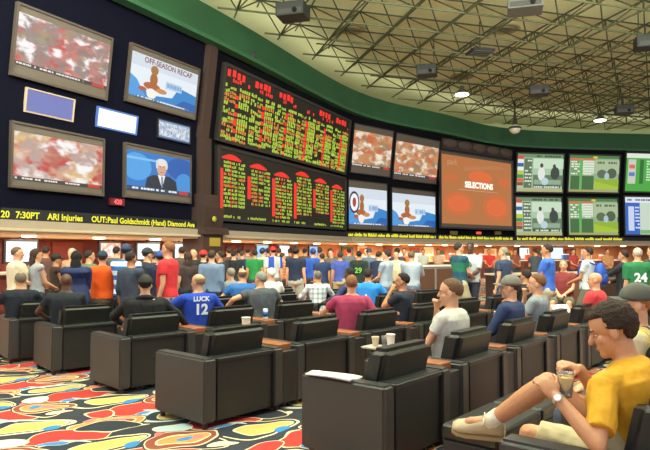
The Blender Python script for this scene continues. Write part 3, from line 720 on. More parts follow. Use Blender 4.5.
# shelves of papers / slips and posters on the recess wall
pal = ['e8a050', 'c8402c', 'f0e4c8', '8a3a24', 'd8b078', '5a3020', 'f2d49c', 'b8502c', '3a6a3a', 'e8e0d0']
def poster(f, u, z, w, h, c, c2, label, off=-4.02):
    t = thing('wall_poster', label, 'poster', mw=f.M(u, z, False, off), group='posters on the wall behind the counters')
    bm = bmesh.new(); box(bm, (-w/2, -.03, -h/2), (w/2, 0, h/2)); obj('sheet', bm, mat(c, .6), t)
    bm = bmesh.new(); box(bm, (-w*.35, -.04, -h*.2), (w*.35, -.03, h*.3)); obj('print', bm, mat(c2, .6), t)
for fi, (f, nm) in enumerate(((FC, 'behind the counter under the tilted screens'), (FD, 'behind the counter under the projection screen'), (FE, 'behind the counter under the racing screens'))):
    n = int(f.L/1.15)
    words = ['first', 'second', 'third', 'fourth', 'fifth', 'sixth', 'seventh', 'eighth', 'ninth', 'tenth']
    for k in range(min(n, 9)):
        c, c2 = random.sample(pal, 2)
        poster(f, .6+1.15*k, random.uniform(1.35, 1.6), random.uniform(.6, .95), random.uniform(.45, .7), c, c2, '%s poster from the left %s' % (words[k], nm))
u, z = FD.hit(484, 253, False, -3.9)
t = thing('round_sign', 'round red sign on the wall behind the counter under the projection screen', 'sign', mw=FD.M(u+.3, 1.45, False, -3.3))
bm = bmesh.new(); bridge(bm, [ring(bm, Matrix.Rotation(PI/2, 4, 'X') @ Matrix.Translation((0, 0, k)), .62, .42, 28) for k in (0, .06)]); obj('disc', bm, mat('c8281e', .5), t)
bm = bmesh.new(); bridge(bm, [ring(bm, Matrix.Rotation(PI/2, 4, 'X') @ Matrix.Translation((0, 0, k)), .42, .22, 28) for k in (.06, .08)]); obj('inner_oval', bm, mat('f0d8c0', .5), t)
bm = bmesh.new(); tube(bm, (0, .02, .3), (0, .02, .58), .02, n=6); obj('hanger', bm, mat('333333', .5), t)
# recess wall panels (dark seams) on the left
for f, nm in ((FA, 0), (FB, 1)):
    for k in range(int(f.L/1.3)):
        bm = bmesh.new(); box(bm, (-.55, -.04, .3), (.55, 0, 1.9), .015)
        o = obj('trim_%d' % (10+nm*20+k), bm, mat('7c2f28' if k % 3 else '9a4636', .55), None, False, f.M(.7+1.3*k, 0, False, -4.08)); o['kind'] = 'structure'
random.seed(21)
for f, L0, L1, nm in ((FC, .8, 5.7, 'tilted screens'), (FD, .5, 6.0, 'projection screen'), (FE, .6, 8.3, 'racing screens')):
    n = 7
    for k in range(n):
        u = L0+(L1-L0)*k/(n-1); h = random.uniform(.15, .38); w_ = random.uniform(.25, .5); c = random.choice(['f2ead8', 'd8402c', 'e8a858', 'f4f0e8', '3a5a9a', 'e4c48c', 'b8d0dc'])
        t = thing('slip_holder', '%s small box of betting slips from the left on the counter under the %s' % (words[k], nm), 'box', mw=f.M(u, 1.08, False, -1.5), group='boxes of betting slips on the counters')
        bm = bmesh.new(); box(bm, (-w_/2, -.12, 0), (w_/2, .12, h), .01); obj('box_body', bm, mat(c, .6), t)
        bm = bmesh.new(); box(bm, (-w_/2+.03, -.09, h-.02), (w_/2-.03, .09, h+.06)); obj('slips', bm, mat('f6f4ee', .7), t)
def desk(label, a, b, z, d, front='4a3226', topc='e8e4da', papers=3):
    a = Vector((a[0], a[1], 0)); b = Vector((b[0], b[1], 0)); dd = (b-a); L = dd.length; yw = math.atan2(dd.y, dd.x)
    t = thing('writing_desk', label, 'desk', (a+b)/2, yw, 'writing desks on the sportsbook floor')
    bm = bmesh.new(); box(bm, (-L/2, -d/2+.05, 0), (L/2, d/2, z-.05)); obj('body', bm, mat(front, .5, var=.15, bscale=2), t)
    bm = bmesh.new(); box(bm, (-L/2-.03, -d/2, z-.05), (L/2+.03, d/2+.03, z), .01); obj('desktop', bm, mat(topc, .4), t)
    n = max(2, int(L/1.2))
    for k in range(n):
        x = -L/2+L*(k+.5)/n; bm = bmesh.new(); box(bm, (x-.45*L/n, -d/2+.02, .12), (x+.45*L/n, -d/2+.06, z-.12), .01); obj('front_panel', bm, mat('5e3c2a', .5), t)
desk('pale topped writing desk behind the tall person in pale grey, under tilted screens', (2.6, 20.5), (4.6, 22.0), 1.12, .9, '8a8478')
desk('long dark writing desk between the teal shirt and the blue polo shirt', (4.4, 15.6), (7.6, 17.2), 1.02, .7, '33241c', 'b8a890')
desk('long dark writing desk behind the red T-shirt and the blue backpack', (6.2, 13.2), (8.6, 14.2), 1.0, .7, '33241c', '6a4630')
# soffit lamps
for f, wd in zip(FS[:5], ('left wall of screens', 'odds boards', 'four tilted screens', 'projection screen', 'racing screens')):
    n = 5
    for k in range(n):
        t_ = obj('soffit_lamp', (lambda b_: (lathe(b_, [(.16, .03), (.16, -.02), (.1, -.03)], 16), b_)[1])(bmesh.new()), emi('ffe6b8', 6), None, False, f.M(f.L*(k+.5)/n, ZL-.1, False, -.9))
        tag(t_, '%s round recessed lamp from the left in soffit under the %s' % (['first', 'second', 'third', 'fourth', 'fifth'][k], wd), 'lamp', 'lamps in the soffit over the counters')
# ------------------------------------------------------------------ armchairs
U = Vector((.64, .77, 0)).normalized(); FW = Vector((-U.y, U.x, 0))
YAW = math.atan2(-FW.x, FW.y)
PIT = 1.18
leather = mat('2b2b2a', .42, bump=.12, bscale=90); leather2 = mat('3a3938', .42, bump=.12, bscale=90); leather3 = mat('232221', .5, bump=.12, bscale=90)
cush = mat('1f201e', .4, bump=.1, bscale=70)
wood = mat('9a5b34', .4, var=.25, bscale=9); foot = mat('3a2a20', .5)
def M_at(p, yaw): return Matrix.Translation(p) @ Matrix.Rotation(yaw, 4, 'Z')
def make_chair():
    t = thing('armchair', 'x', 'armchair')
    # local: x along the row (0..1), y forward (0..0.8)
    def part(n, a, b, bev, m, f=None):
        bm = bmesh.new(); vs_ = box(bm, a, b)
        if f:
            for v in vs_: f(v)
        if bev: bmesh.ops.bevel(bm, geom=list(bm.edges), offset=bev, segments=3, affect='EDGES')
        return obj(n, bm, m, t, False)
    part('arm', (0, 0, .05), (.14, .80, .625), .02, leather2)
    part('arm', (.84, 0, .05), (.98, .80, .625), .02, leather2)
    part('back_panel', (.145, .02, .05), (.835, .15, .60), .012, leather3)
    part('back_top', (.145, .0, .575), (.835, .17, .625), .012, leather)
    def tilt(v):
        if v.co.z > .6: v.co.y -= .10
    part('back_cushion', (.15, .17, .42), (.83, .36, .86), .05, cush, tilt)
    part('seat_base', (.145, .15, .08), (.835, .76, .30), .015, leather)
    part('seat_cushion', (.15, .22, .30), (.83, .79, .45), .045, cush)
    for x in (.05, .93):
        for y in (.06, .72):
            bm = bmesh.new(); tube(bm, (x, y, 0), (x, y, .06), .022, .03, 10); obj('foot', bm, foot, t)
    for x in (.145, .835):
        bm = bmesh.new(); box(bm, (x-.004, -.003, .06), (x+.004, .02, .6)); obj('seam', bm, mat('141312', .6), t)
    return t
def make_console():
    t = thing('side_console', 'x', 'side table')
    bm = bmesh.new(); box(bm, (.985, .02, .06), (1.175, .80, .575), .01); obj('body', bm, leather3, t)
    bm = bmesh.new(); box(bm, (.985, .10, .575), (1.175, .84, .635), .008); obj('wood_top', bm, wood, t)
    for y in (.1, .7):
        bm = bmesh.new(); tube(bm, (1.08, y, 0), (1.08, y, .07), .02, .028, 10); obj('foot', bm, foot, t)
    return t
ROWS = [((.42, 4.28), 6), ((-1.063, 5.36), 7), ((-2.27, 6.7), 6), ((-3.49, 7.73), 6), ((-4.47, 8.55), 5)]
rown = ['nearest', 'second', 'third', 'fourth', 'farthest']; ordn = ['first', 'second', 'third', 'fourth', 'fifth', 'sixth', 'seventh']
CONS = []
proto = make_chair(); cproto = make_console(); used = False
ROT = [(0, 0), (-1, -2), (-3, -6), (-4, -9), (-4, -10)]      # the rows fan out a little
for ri, ((rx, ry), n) in enumerate(ROWS):
    UR = Matrix.Rotation(math.radians(ROT[ri][0]), 3, 'Z') @ U; YR = YAW+math.radians(ROT[ri][1])
    for k in range(n):
        p = Vector((rx, ry, 0))+UR*(PIT*k); mw = M_at(p, YR)
        lb = 'black leather armchair, %s from the aisle end of the %s row' % (ordn[k], rown[ri])
        gp = 'black armchairs of the '+rown[ri]+' row'
        if not used: proto.matrix_world = mw; proto['label'] = lb; proto['group'] = gp
        else: dup(proto, mw, lb, gp)
        if k < n-1:
            lb = 'wood topped console between %s and %s armchairs of the %s row' % (ordn[k], ordn[k+1], rown[ri]); gp = 'wood topped consoles between armchairs'
            if not used: cproto.matrix_world = mw; cproto['label'] = lb; cproto['group'] = gp
            else: dup(cproto, mw, lb, gp)
        if k < n-1: CONS.append(mw)
        used = True
# the chair of the man in yellow, at the very front
s0 = 1.07
p0 = Vector((.86, 3.0, 0))-FW*(.80*s0)-U*.03
dup(proto, M_at(p0, YAW) @ Matrix.Scale(s0, 4), 'black leather armchair of the man in yellow, cut by the bottom right edge', 'black armchairs in front')
dup(proto, M_at(p0+U*1.20, YAW) @ Matrix.Scale(s0, 4), 'black leather armchair of the person in grey ball cap beside the man in yellow', 'black armchairs in front')
dup(cproto, M_at(p0, YAW) @ Matrix.Scale(1.05, 4), 'wood topped console right of the armchair of the man in yellow')
for c0, lb in ((.68, 'low black leather footstool added for shade behind the front armchair, near the tan shoe'), (1.52, 'low black leather footstool added for shade behind the second armchair of the nearest row')):
    c_ = Vector((.42, 4.28, 0))+U*c0-FW*.5; t = thing('shade_stool', lb, 'shade_stool', c_, YAW, 'black stools added for shade')  # added dark stools, standing in for shade on the carpet
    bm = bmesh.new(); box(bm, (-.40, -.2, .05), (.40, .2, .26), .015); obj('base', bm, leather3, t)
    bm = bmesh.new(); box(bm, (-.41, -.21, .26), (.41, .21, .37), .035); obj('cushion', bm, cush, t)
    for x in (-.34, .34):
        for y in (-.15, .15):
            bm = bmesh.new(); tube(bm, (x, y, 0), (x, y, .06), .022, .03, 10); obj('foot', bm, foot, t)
def seat_pt(row, k, fx=.49, fy=.42):
    rx, ry = ROWS[row][0]; return Vector((rx, ry, 0))+U*(PIT*k+fx)+FW*fy
exec_people = True
# ------------------------------------------------------------------ people
SK = {'l': mat('d39d7c', .55), 't': mat('c08560', .55), 'd': mat('5a3b2c', .5), 'b': mat('b98463', .55), 'y': mat('c28a64', .5, bump=.08, bscale=60, var=.05)}
TSC = bpy.data.scenes.new('workbench')      # empty side scene in which one mesh at a time is fused
TOB = bpy.data.objects.new('tmp', bpy.data.meshes.new('tmp')); TSC.collection.objects.link(TOB)
TR = TOB.modifiers.new('r', 'REMESH'); TR.mode = 'VOXEL'; TR.use_smooth_shade = True
TS = TOB.modifiers.new('s', 'SMOOTH'); TS.factor = .5
with bpy.context.temp_override(scene=TSC, view_layer=TSC.view_layers[0]): TDG = bpy.context.evaluated_depsgraph_get()
def rmesh(bm, vox, sm=2, noise_a=0, seed=0):
    bm.normal_update(); bm.to_mesh(TOB.data); bm.free(); TOB.data.update()
    TR.voxel_size = vox; TS.iterations = sm
    TOB.update_tag(); TDG.update()
    res = bpy.data.meshes.new_from_object(TOB.evaluated_get(TDG))
    if noise_a:
        nv = [v.normal.copy() for v in res.vertices]; cs = []
        for v, nn in zip(res.vertices, nv):
            co = v.co.copy(); p = co*7+Vector((seed, 0, 0)); q = Vector((p.x*1.4, p.y*1.4, p.z*.7+p.x*.5))
            cs.extend(co+nn*(noise.noise(q)*noise_a+noise.noise(q*2.3)*noise_a*.5))
        res.vertices.foreach_set('co', cs); res.update()
    res.polygons.foreach_set('use_smooth', [True]*len(res.polygons))
    return res
def mobj(name, me, m, parent, mw=None):
    me.name = name; me.materials.clear()
    for x in (m if isinstance(m, (list, tuple)) else [m]): me.materials.append(x)
    o = bpy.data.objects.new(name, me); C.objects.link(o); o.parent = parent
    if mw is not None: o.matrix_local = mw
    return o
def ik(a, c, l1, l2, pole):
    a = Vector(a); c = Vector(c); d = c-a; L = d.length; mx = (l1+l2)*.985
    if L > mx: c = a+d*(mx/L); d = c-a; L = mx
    x = (l1*l1-l2*l2+L*L)/(2*L); h = math.sqrt(max(0, l1*l1-x*x)); u = d.normalized()
    p = Vector(pole); p = p-u*p.dot(u); p = p.normalized() if p.length > 1e-4 else Vector((0, -1, 0))
    return a+u*x+p*h, c
def tloft(bm, T, rings, n=18):
    rs_ = []
    for z, rx, ry, yo in rings:
        rs_.append(ring(bm, T @ Matrix.Translation((0, yo, z)), rx, ry, n))
    bridge(bm, rs_)
def hand(bm, wr, d, up, side, s, curl=.5, spread=0, rad=.0088):
    d = Vector(d).normalized(); up = Vector(up); up = (up-d*up.dot(d)).normalized(); x = d.cross(up)
    M = Matrix(((x.x, d.x, up.x, wr.x), (x.y, d.y, up.y, wr.y), (x.z, d.z, up.z, wr.z), (0, 0, 0, 1))) @ Matrix.Scale(s, 4)
    ell(bm, (0, .045, 0), (.040, .055, .017), M, 14, 8)
    for i, (fx, L) in enumerate(((-.030, .064), (-.010, .076), (.011, .072), (.031, .056))):
        a = Vector((fx, .082, 0)); ang = curl*(1+.08*i); pr = a
        for j, fr in enumerate((.45, .32, .28)):
            ang2 = ang*(j+.6); nx = pr+Vector((fx*.25*spread, math.cos(ang2), -math.sin(ang2)))*(L*fr)
            tube(bm, M @ pr, M @ nx, rad*s*(1-.1*j), rad*s*(.93-.1*j), 8, ball=True); pr = nx
    a = Vector((-.030*side, .025, -.004)); b = a+Vector((-.030*side, .030, -.012)); c = b+Vector((-.004*side, .030, -.014))
    tube(bm, M @ a, M @ b, .013*s, .011*s, 8, ball=True); tube(bm, M @ b, M @ c, .011*s, .0085*s, 8, ball=True)
def person(label, px, D, top, yaw, pose='stand', skin='l', shirt='555555', pants='4a5060', hair='3a2a1e', hs='short', hyaw=0, hpitch=0,
           hands='down', sleeve=.55, legs='long', build=1.0, lean=0, vox=.014, group=None, shirtm=None, pantm=None, cap=None, capback=False, face=False,
           shoe='2a2624', female=False, S=None, base=None, custom=None, headw=1.0, roll=0):
    """top = pixel row of the top of the head; yaw in degrees, 0 = facing away from the camera, 90 = facing left"""
    seated = pose == 'sit'
    zt = CAMH+(252-top)/F*D
    X = (px-325)/F*D
    if S is None: S = (zt/1.76 if not seated else 1.0)
    hipz = .93*S
    drop = 0
    if seated:      # hip height follows from the top of the head
        drop = 0; hipz = max(.48, min(.62, zt-.83*S))
    yw = math.radians(yaw)
    Rz = Matrix.Rotation(yw, 4, 'Z')
    bx = Vector((X, D, 0))
    if base is not None: bx = Vector(base)
    W = Matrix.Translation(bx) @ Rz; Wi = W.inverted()
    t = thing('person', label, 'person', mw=W, group=group)
    ln = math.radians(lean)
    T = Matrix.Translation((0, 0, hipz)) @ Matrix.Rotation(-ln, 4, 'X') @ Matrix.Rotation(math.radians(roll), 4, 'Y') @ Matrix.Scale(S, 4) @ Matrix.Translation((0, 0, -.93))
    bw = build*(.9 if female else 1); by = build
    RG = [(.80, .13*bw, .09*by, 0), (.86, .155*bw, .115*by, -.005), (.94, .168*bw, .122*by, 0), (1.05, .150*bw, .108*by, .01), (1.18, .158*bw, .115*by, .012), (1.30, .178*bw, .118*by, .005), (1.39, .180*bw, .105*by, -.008), (1.44, .140*bw, .085*by, -.014), (1.475, .085*bw, .065, -.014), (1.50, .058, .056, -.012)]
    if female: RG[4] = (1.18, .15, .11, .012); RG[5] = (1.28, .16, .135, .02)
    body = bmesh.new(); tloft(body, T, RG)
    # head
    H = T @ Matrix.Translation((0, -.012, 1.475)) @ Matrix.Rotation(math.radians(hyaw), 4, 'Z') @ Matrix.Rotation(-math.radians(hpitch)+ln*.7, 4, 'X') @ Matrix.Scale(headw, 4)
    tube(body, T @ Vector((0, -.014, 1.44)), H @ Vector((0, .0, .09)), .060*S, .056*S*headw, 14)
    ell(body, (0, .005, .172), (.074, .094, .085), H, 20, 14)
    ell(body, (0, .038, .105), (.055, .058, .080), H, 18, 12)
    ell(body, (0, .070, .050), (.028, .026, .022), H, 12, 8)
    ell(body, (0, .0, .085), (.058, .055, .05), H, 12, 8)
    ell(body, (0, .088, .158), (.045, .014, .012), H, 12, 6)
    tube(body, H @ Vector((0, .094, .150)), H @ Vector((0, .114, .112)), .009*S, .015*S, 8, ball=True)
    ell(body, (0, .088, .078), (.024, .012, .010), H, 10, 6)
    for s in (-1, 1):
        ell(body, (s*.076, -.004, .128), (.010, .020, .032), H @ Matrix.Rotation(s*.25, 4, 'Z'), 10, 8)
        ell(body, (s*.036, .070, .112), (.020, .020, .022), H, 10, 6)
    # arms
    ua, fa = .285*S, .26*S
    if custom: ua *= 1.06
    shw = (.185 if not female else .165)*(.85+.15*build)
    presets = {'down': ((.25, .04, .74), (0, -1, .1)), 'hip': ((.17, .12, .93), (.6, -1, 0)), 'front': ((.06, .30, 1.05), (.5, -.6, -.8)), 'phone': ((.07, .26, 1.12), (.6, -.3, -1)),
               'cross': ((-.12, .20, 1.13), (.8, -.1, -1)), 'rest': ((.30, .34, .98-.30), (.8, -.8, -.2)), 'lap': ((.10, .32, .66), (.8, -.6, -.3)), 'chin': ((.02, .16, 1.03), (.6, .2, -1)),
               'reach': ((.16, .46, 1.15), (.5, -.5, -1)), 'wide': ((.62, .0, .78), (0, -.4, -1)), 'back': ((.08, -.16, .95), (.7, -1, 0))}
    if isinstance(hands, str): hands = (hands, hands)
    shirtb = bmesh.new()
    g = .014
    tloft(shirtb, T, [(z, rx+g*(1.2 if z < 1.3 else 1), ry+g*(1.3 if z < 1.3 else 1), yo) for z, rx, ry, yo in (([(.88,)+RG[1][1:]]+RG[2:9] if seated else [(.915,)+RG[2][1:]]+RG[3:9]))]+[(1.488, .070, .066, -.012)])
    info = {}
    for i, s in enumerate((-1, 1)):       # -1 = left side of the local frame is x<0 ; the person facing +y has the left hand at x<0
        sh = T @ Vector((s*shw, -.012, 1.405)); tg, pole = (presets[hands[i]] if isinstance(hands[i], str) else hands[i])[:2]
        if custom and ('sh', s) in custom: sh = sh+Rz.inverted() @ Vector(custom[('sh', s)])
        if isinstance(hands[i], str):
            tgt = Vector((s*tg[0], tg[1], tg[2]))*S
            if seated and hands[i] in ('front', 'phone', 'cross', 'back'): tgt.z += hipz-.93*S
            pl = Vector((s*pole[0], pole[1], pole[2]))
        else:
            tgt = Wi @ Vector(tg); pl = Vector(pole)
            if len(hands[i]) > 2: pl = (Wi @ Vector(hands[i][2]))-sh
        elb, wr = ik(sh, tgt, ua, fa, pl)
        info[s] = (sh, elb, wr)
        tube(body, T @ Vector((s*shw*.6, -.012, 1.40)), sh, .058*S, .054*S, 14, ball=True)
        tube(body, sh, elb, .050*S*(.7+.3*build), .037*S, 14, ball=True)
        m_ = elb+(wr-elb)*.3
        tube(body, elb, m_, .037*S, .038*S, 12, ball=True); tube(body, m_, wr, .038*S, .026*S, 12, ball=True)
        d = (wr-elb).normalized()
        up = Vector((0, 0, 1)) if abs(d.z) < .75 else Vector((s, 0, 0))
        if custom and ('hand', s) in custom:
            dd, uu, cu = custom[('hand', s)]; dd = Rz.inverted() @ Vector(dd); uu = Rz.inverted() @ Vector(uu); hand(body, wr, dd, uu, s, S, cu)
        else: hand(body, wr, d, up, -s if abs(d.z) < .75 else s, S, .45 if hands[i] in ('down', 'rest') else .8)
        # sleeve
        gs = .016
        tube(shirtb, T @ Vector((s*shw*.5, -.012, 1.395)), sh, .060*S+gs, .056*S+gs*.9, 14, ball=True)
        if sleeve > 0:
            k = min(1, sleeve)
            tube(shirtb, sh, sh+(elb-sh)*k, .052*S*(.7+.3*build)+gs, .044*S+gs*(1.3 if sleeve < 1 else .7), 14, ball=sleeve >= 1)
            if sleeve > 1: tube(shirtb, elb, elb+(wr-elb)*min(.97, (sleeve-1)), .037*S+gs*.9, .028*S+gs*.7, 12, ball=False)
    # legs
    panb = bmesh.new(); fb = []
    th, sn = .44*S, .43*S
    for i, s in enumerate((-1, 1)):
        hp = Vector((s*.092*S*(.8+.2*build), 0, hipz-.03*S))
        if custom and ('leg', s) in custom:
            kn, an, toe = [Wi @ Vector(q) for q in custom[('leg', s)]]
        elif seated:
            kn = hp+Vector((s*.06, th*.98, -.02+(.0))); an = kn+Vector((s*.01, .04, 0)); an.z = .09; toe = an+Vector((s*.03, .17*S, -.05))
        else:
            an = Vector((s*.11*S, -.03*S, .09*S)); kn, an = ik(hp, an, th, sn, (0, 1, 0)); toe = Vector((s*.14*S, .14*S, .035))
        tube(body, hp, kn, .082*S*(.7+.3*build), .054*S, 14, ball=True)
        m_ = kn+(an-kn)*.3
        tube(body, kn, m_, .052*S, .056*S, 14, ball=True); tube(body, m_, an, .056*S, .036*S, 14, ball=True)
        hd = an+(toe-an).normalized()*-.04*S; 
        if not (custom and ('leg', s) in custom): tube(body, hd+Vector((0, 0, -.02*S)), toe, .036*S, .028*S, 10, ball=True)
        else: tube(body, an, an+(toe-an)*.3-(kn-an).normalized()*.03, .034*S, .028*S, 10, ball=True)
        gp = .017
        tube(panb, Vector((s*.06*S, 0, hipz-.01)), hp, .10*S*build**.5+gp*.3, .088*S*build**.5+gp, 14, ball=True)
        if legs == 'short': tube(panb, hp, hp+(kn-hp)*(.93 if not (custom and s < 0) else .62), .086*S*(.7+.3*build)+gp, .066*S+gp*1.6, 14)
        else:
            tube(panb, hp, kn, .086*S*(.7+.3*build)+gp, .058*S+gp, 14, ball=True); tube(panb, kn, kn+(an-kn)*.95, .060*S+gp, .050*S+gp*.5, 14)
        # shoe
        b_ = bmesh.new(); dv = (toe-an); 
        fwd = Vector((dv.x, dv.y, dv.z+.035*S if not (custom and ('leg', s) in custom) else dv.z)).normalized()
        upv = (an-kn).normalized()*-1; upv = (upv-fwd*upv.dot(fwd)).normalized(); xx = fwd.cross(upv)
        q = an-upv*.045*S; Ms = Matrix(((xx.x, fwd.x, upv.x, q.x), (xx.y, fwd.y, upv.y, q.y), (xx.z, fwd.z, upv.z, q.z), (0, 0, 0, 1))) @ Matrix.Scale(S, 4)
        prof = [(-.075, .028, .030, .008), (-.06, .037, .052, .018), (-.01, .042, .058, .024), (.05, .045, .050, .014), (.11, .049, .036, .0), (.17, .042, .022, -.010), (.195, .024, .014, -.014)]
        rs_ = []
        for y, rx, rz, zo in prof:
            rs_.append([b_.verts.new(Ms @ Vector((rx*math.cos(2*PI*j/14), y, max(-.038, zo+rz*math.sin(2*PI*j/14))))) for j in range(14)])
        bridge(b_, rs_); bmesh.ops.recalc_face_normals(b_, faces=b_.faces)
        sm = mat(shoe, .6, bump=.1); so = obj('shoe', b_, sm, t, True); fb.append((so, Ms, s))
    tloft(panb, Matrix.Translation((0, 0, hipz)) @ Matrix.Scale(S, 4) @ Matrix.Translation((0, 0, -.93)) if not seated else T, [(.84, .165*bw, .125*by, -.005), (.93, .18*bw, .133*by, 0), (1.0, .168*bw, .122*by, .006)])
    sd = px*.37
    bo = mobj('body', rmesh(body, vox, 2), SK[skin], t)
    sh_m = shirtm or mat(shirt, .85, bump=.15, bscale=35, var=.06)
    so = mobj('shirt', rmesh(shirtb, vox, 3, .010, sd), sh_m, t)
    po = mobj('shorts' if legs == 'short' else 'trousers', rmesh(panb, vox*1.1, 3, .008, sd+4), pantm or mat(pants, .85, bump=.15, bscale=35, var=.06), t)
    # hair or cap
    HC = H @ Matrix.Translation((0, -.002, .172))
    def shell(name, r, fn, m, par=t, u=28, v=18, na=.0):
        b_ = bmesh.new(); bmesh.ops.create_uvsphere(b_, u_segments=u, v_segments=v, radius=1)
        for x in b_.verts:
            c = x.co.copy(); k = 1.0 if fn(c) else .82
            p = Vector((c.x*r[0], c.y*r[1], c.z*r[2]))*k
            if na and k == 1: p += c*(noise.noise(c*6+Vector((sd, 0, 0)))*na+noise.noise(Vector((c.x*22, c.y*8, c.z*22)))*na*.6)
            x.co = HC @ p
        return obj(name, b_, m, par, True)
    hairm = mat(hair, .8, bump=.6, bscale=110, var=.25)
    def back(c):
        pts = ((-1.1, -.85), (-.55, -.72), (-.1, -.22), (.3, -.05), (.45, .28), (.8, .52), (1.1, .58))
        for (a0, b0), (a1, b1) in zip(pts, pts[1:]):
            if c.y <= a1: return c.z > b0+(b1-b0)*(c.y-a0)/(a1-a0)
        return False
    if hs == 'short': shell('hair', (.0795, .0995, .0925), back, hairm, na=.005)
    elif hs == 'thick': shell('hair', (.084, .108, .102), lambda c: c.z > (-1.1 if c.y < -.28 else (-.42+(c.y+.28)*.35 if c.y < .38 else .40)), hairm, na=.006, u=64, v=44)
    elif hs == 'thin': shell('hair', (.079, .099, .090), lambda c: back(c) and c.z < .93, hairm)
    elif hs == 'fringe': shell('hair', (.079, .099, .088), lambda c: -.62 < c.z < .35 and c.y < .35, hairm)
    elif hs == 'long':
        shell('hair', (.090, .108, .103), lambda c: c.z > (-.9 if c.y < .1 else (.0 if c.y < .4 else .45)), hairm, na=.012)
        b_ = bmesh.new(); ell(b_, (0, -.055, .05), (.088, .055, .15), H, 16, 12); ell(b_, (0, -.06, -.04), (.075, .045, .11), H, 14, 10)
        mobj('hair_length', rmesh(b_, .012, 2, .012, sd), hairm, t)
    if cap:
        b_ = bmesh.new(); bmesh.ops.create_uvsphere(b_, u_segments=28, v_segments=18, radius=1)
        for x in b_.verts:
            c = x.co.copy(); k = 1.0 if c.z > -.02 else .80
            x.co = HC @ (Vector((c.x*.090, c.y*.112, c.z*.104+.004))*k)
        co = obj('cap', b_, mat(cap, .8, bump=.2, bscale=40), t, True)
        b_ = bmesh.new(); sg = -1 if capback else 1; rr = []
        for j in range(9):
            a = PI*j/8; rr.append((math.cos(a), math.sin(a)))
        up_ = []; dn = []
        for x, y in rr:
            for lst, dz in ((up_, .006), (dn, -.002)): lst.append((x*.072, sg*(.075+y*.105), .010+dz-.018*abs(x)**2*0-.02*(x*x)))
        pu = [b_.verts.new(HC @ Vector(q)) for q in up_]; pd = [b_.verts.new(HC @ Vector(q)) for q in dn]
        ctu = b_.verts.new(HC @ Vector((0, sg*.06, .020))); ctd = b_.verts.new(HC @ Vector((0, sg*.06, .008)))
        for j in range(8):
            b_.faces.new((ctu, pu[j], pu[j+1])); b_.faces.new((ctd, pd[j+1], pd[j])); b_.faces.new((pu[j], pd[j], pd[j+1], pu[j+1]))
        b_.faces.new((ctu, ctd, pd[0], pu[0])); b_.faces.new((ctu, pu[8], pd[8], ctd)); bmesh.ops.recalc_face_normals(b_, faces=b_.faces)
        obj('brim', b_, mat(cap, .8, bump=.2, bscale=40), co)
        b_ = bmesh.new(); ell(b_, (0, 0, .108), (.009, .009, .006), HC, 8, 6); obj('button', b_, mat(cap, .8), co)
    if face:
        for s in (-1, 1):
            b_ = bmesh.new(); ell(b_, (s*.030, .0855, .135), (.0115, .0075, .0058), H, 12, 8); e = obj('eye', b_, mat('b9ada2', .4), t, True)
            b_ = bmesh.new(); ell(b_, (s*.030, .0905, .134), (.0060, .004, .0050), H, 10, 8); obj('iris', b_, mat('2a1c14', .3), e, True)
            b_ = bmesh.new(); tube(b_, H @ Vector((s*.016, .099, .158)), H @ Vector((s*.045, .088, .160)), .0045*S, .003*S, 6, ball=True); obj('eyebrow', b_, hairm, t)
        b_ = bmesh.new(); ell(b_, (0, .0965, .078), (.020, .006, .0055), H, 12, 6); obj('lips', b_, mat('a8604c', .5), t, True)
    return dict(t=t, T=T, H=H, W=W, info=info, S=S, shoes=fb, shirt=so)
def back_print(P, body, size, z, col, bold=.004, front=False, dx=0):
    """printing on a shirt, laid on the cloth as thin raised letters"""
    T = P['T']; y = (-.143 if not front else .152)
    R = (Matrix.Rotation(PI, 4, 'Z') if front else Matrix.Identity(4))
    o = text_mesh('shirt_print', body, size, mat(col, .7), P['shirt'], T @ Matrix.Translation((dx, y, z)) @ R @ TXT, bold)
    return o
G1, G2 = 'people standing in the crowd', 'people seated in the armchairs'
def SIT(label, px, D, top, **k): k.setdefault('hands', 'rest'); k.setdefault('yaw', 50); return person(label, px, D, top, pose='sit', group=G2, **k)
def ST(label, px, D, top, **k):
    k.setdefault('yaw', 0)
    if 185 < px < 225: D *= 1.08
    elif 225 <= px < 375: D *= 1.40
    elif 375 <= px < 430: D *= 1.26
    elif 430 <= px < 520: D *= 1.17
    elif px >= 520: D *= 1.10
    return person(label, px, D, top, group=G1, **k)
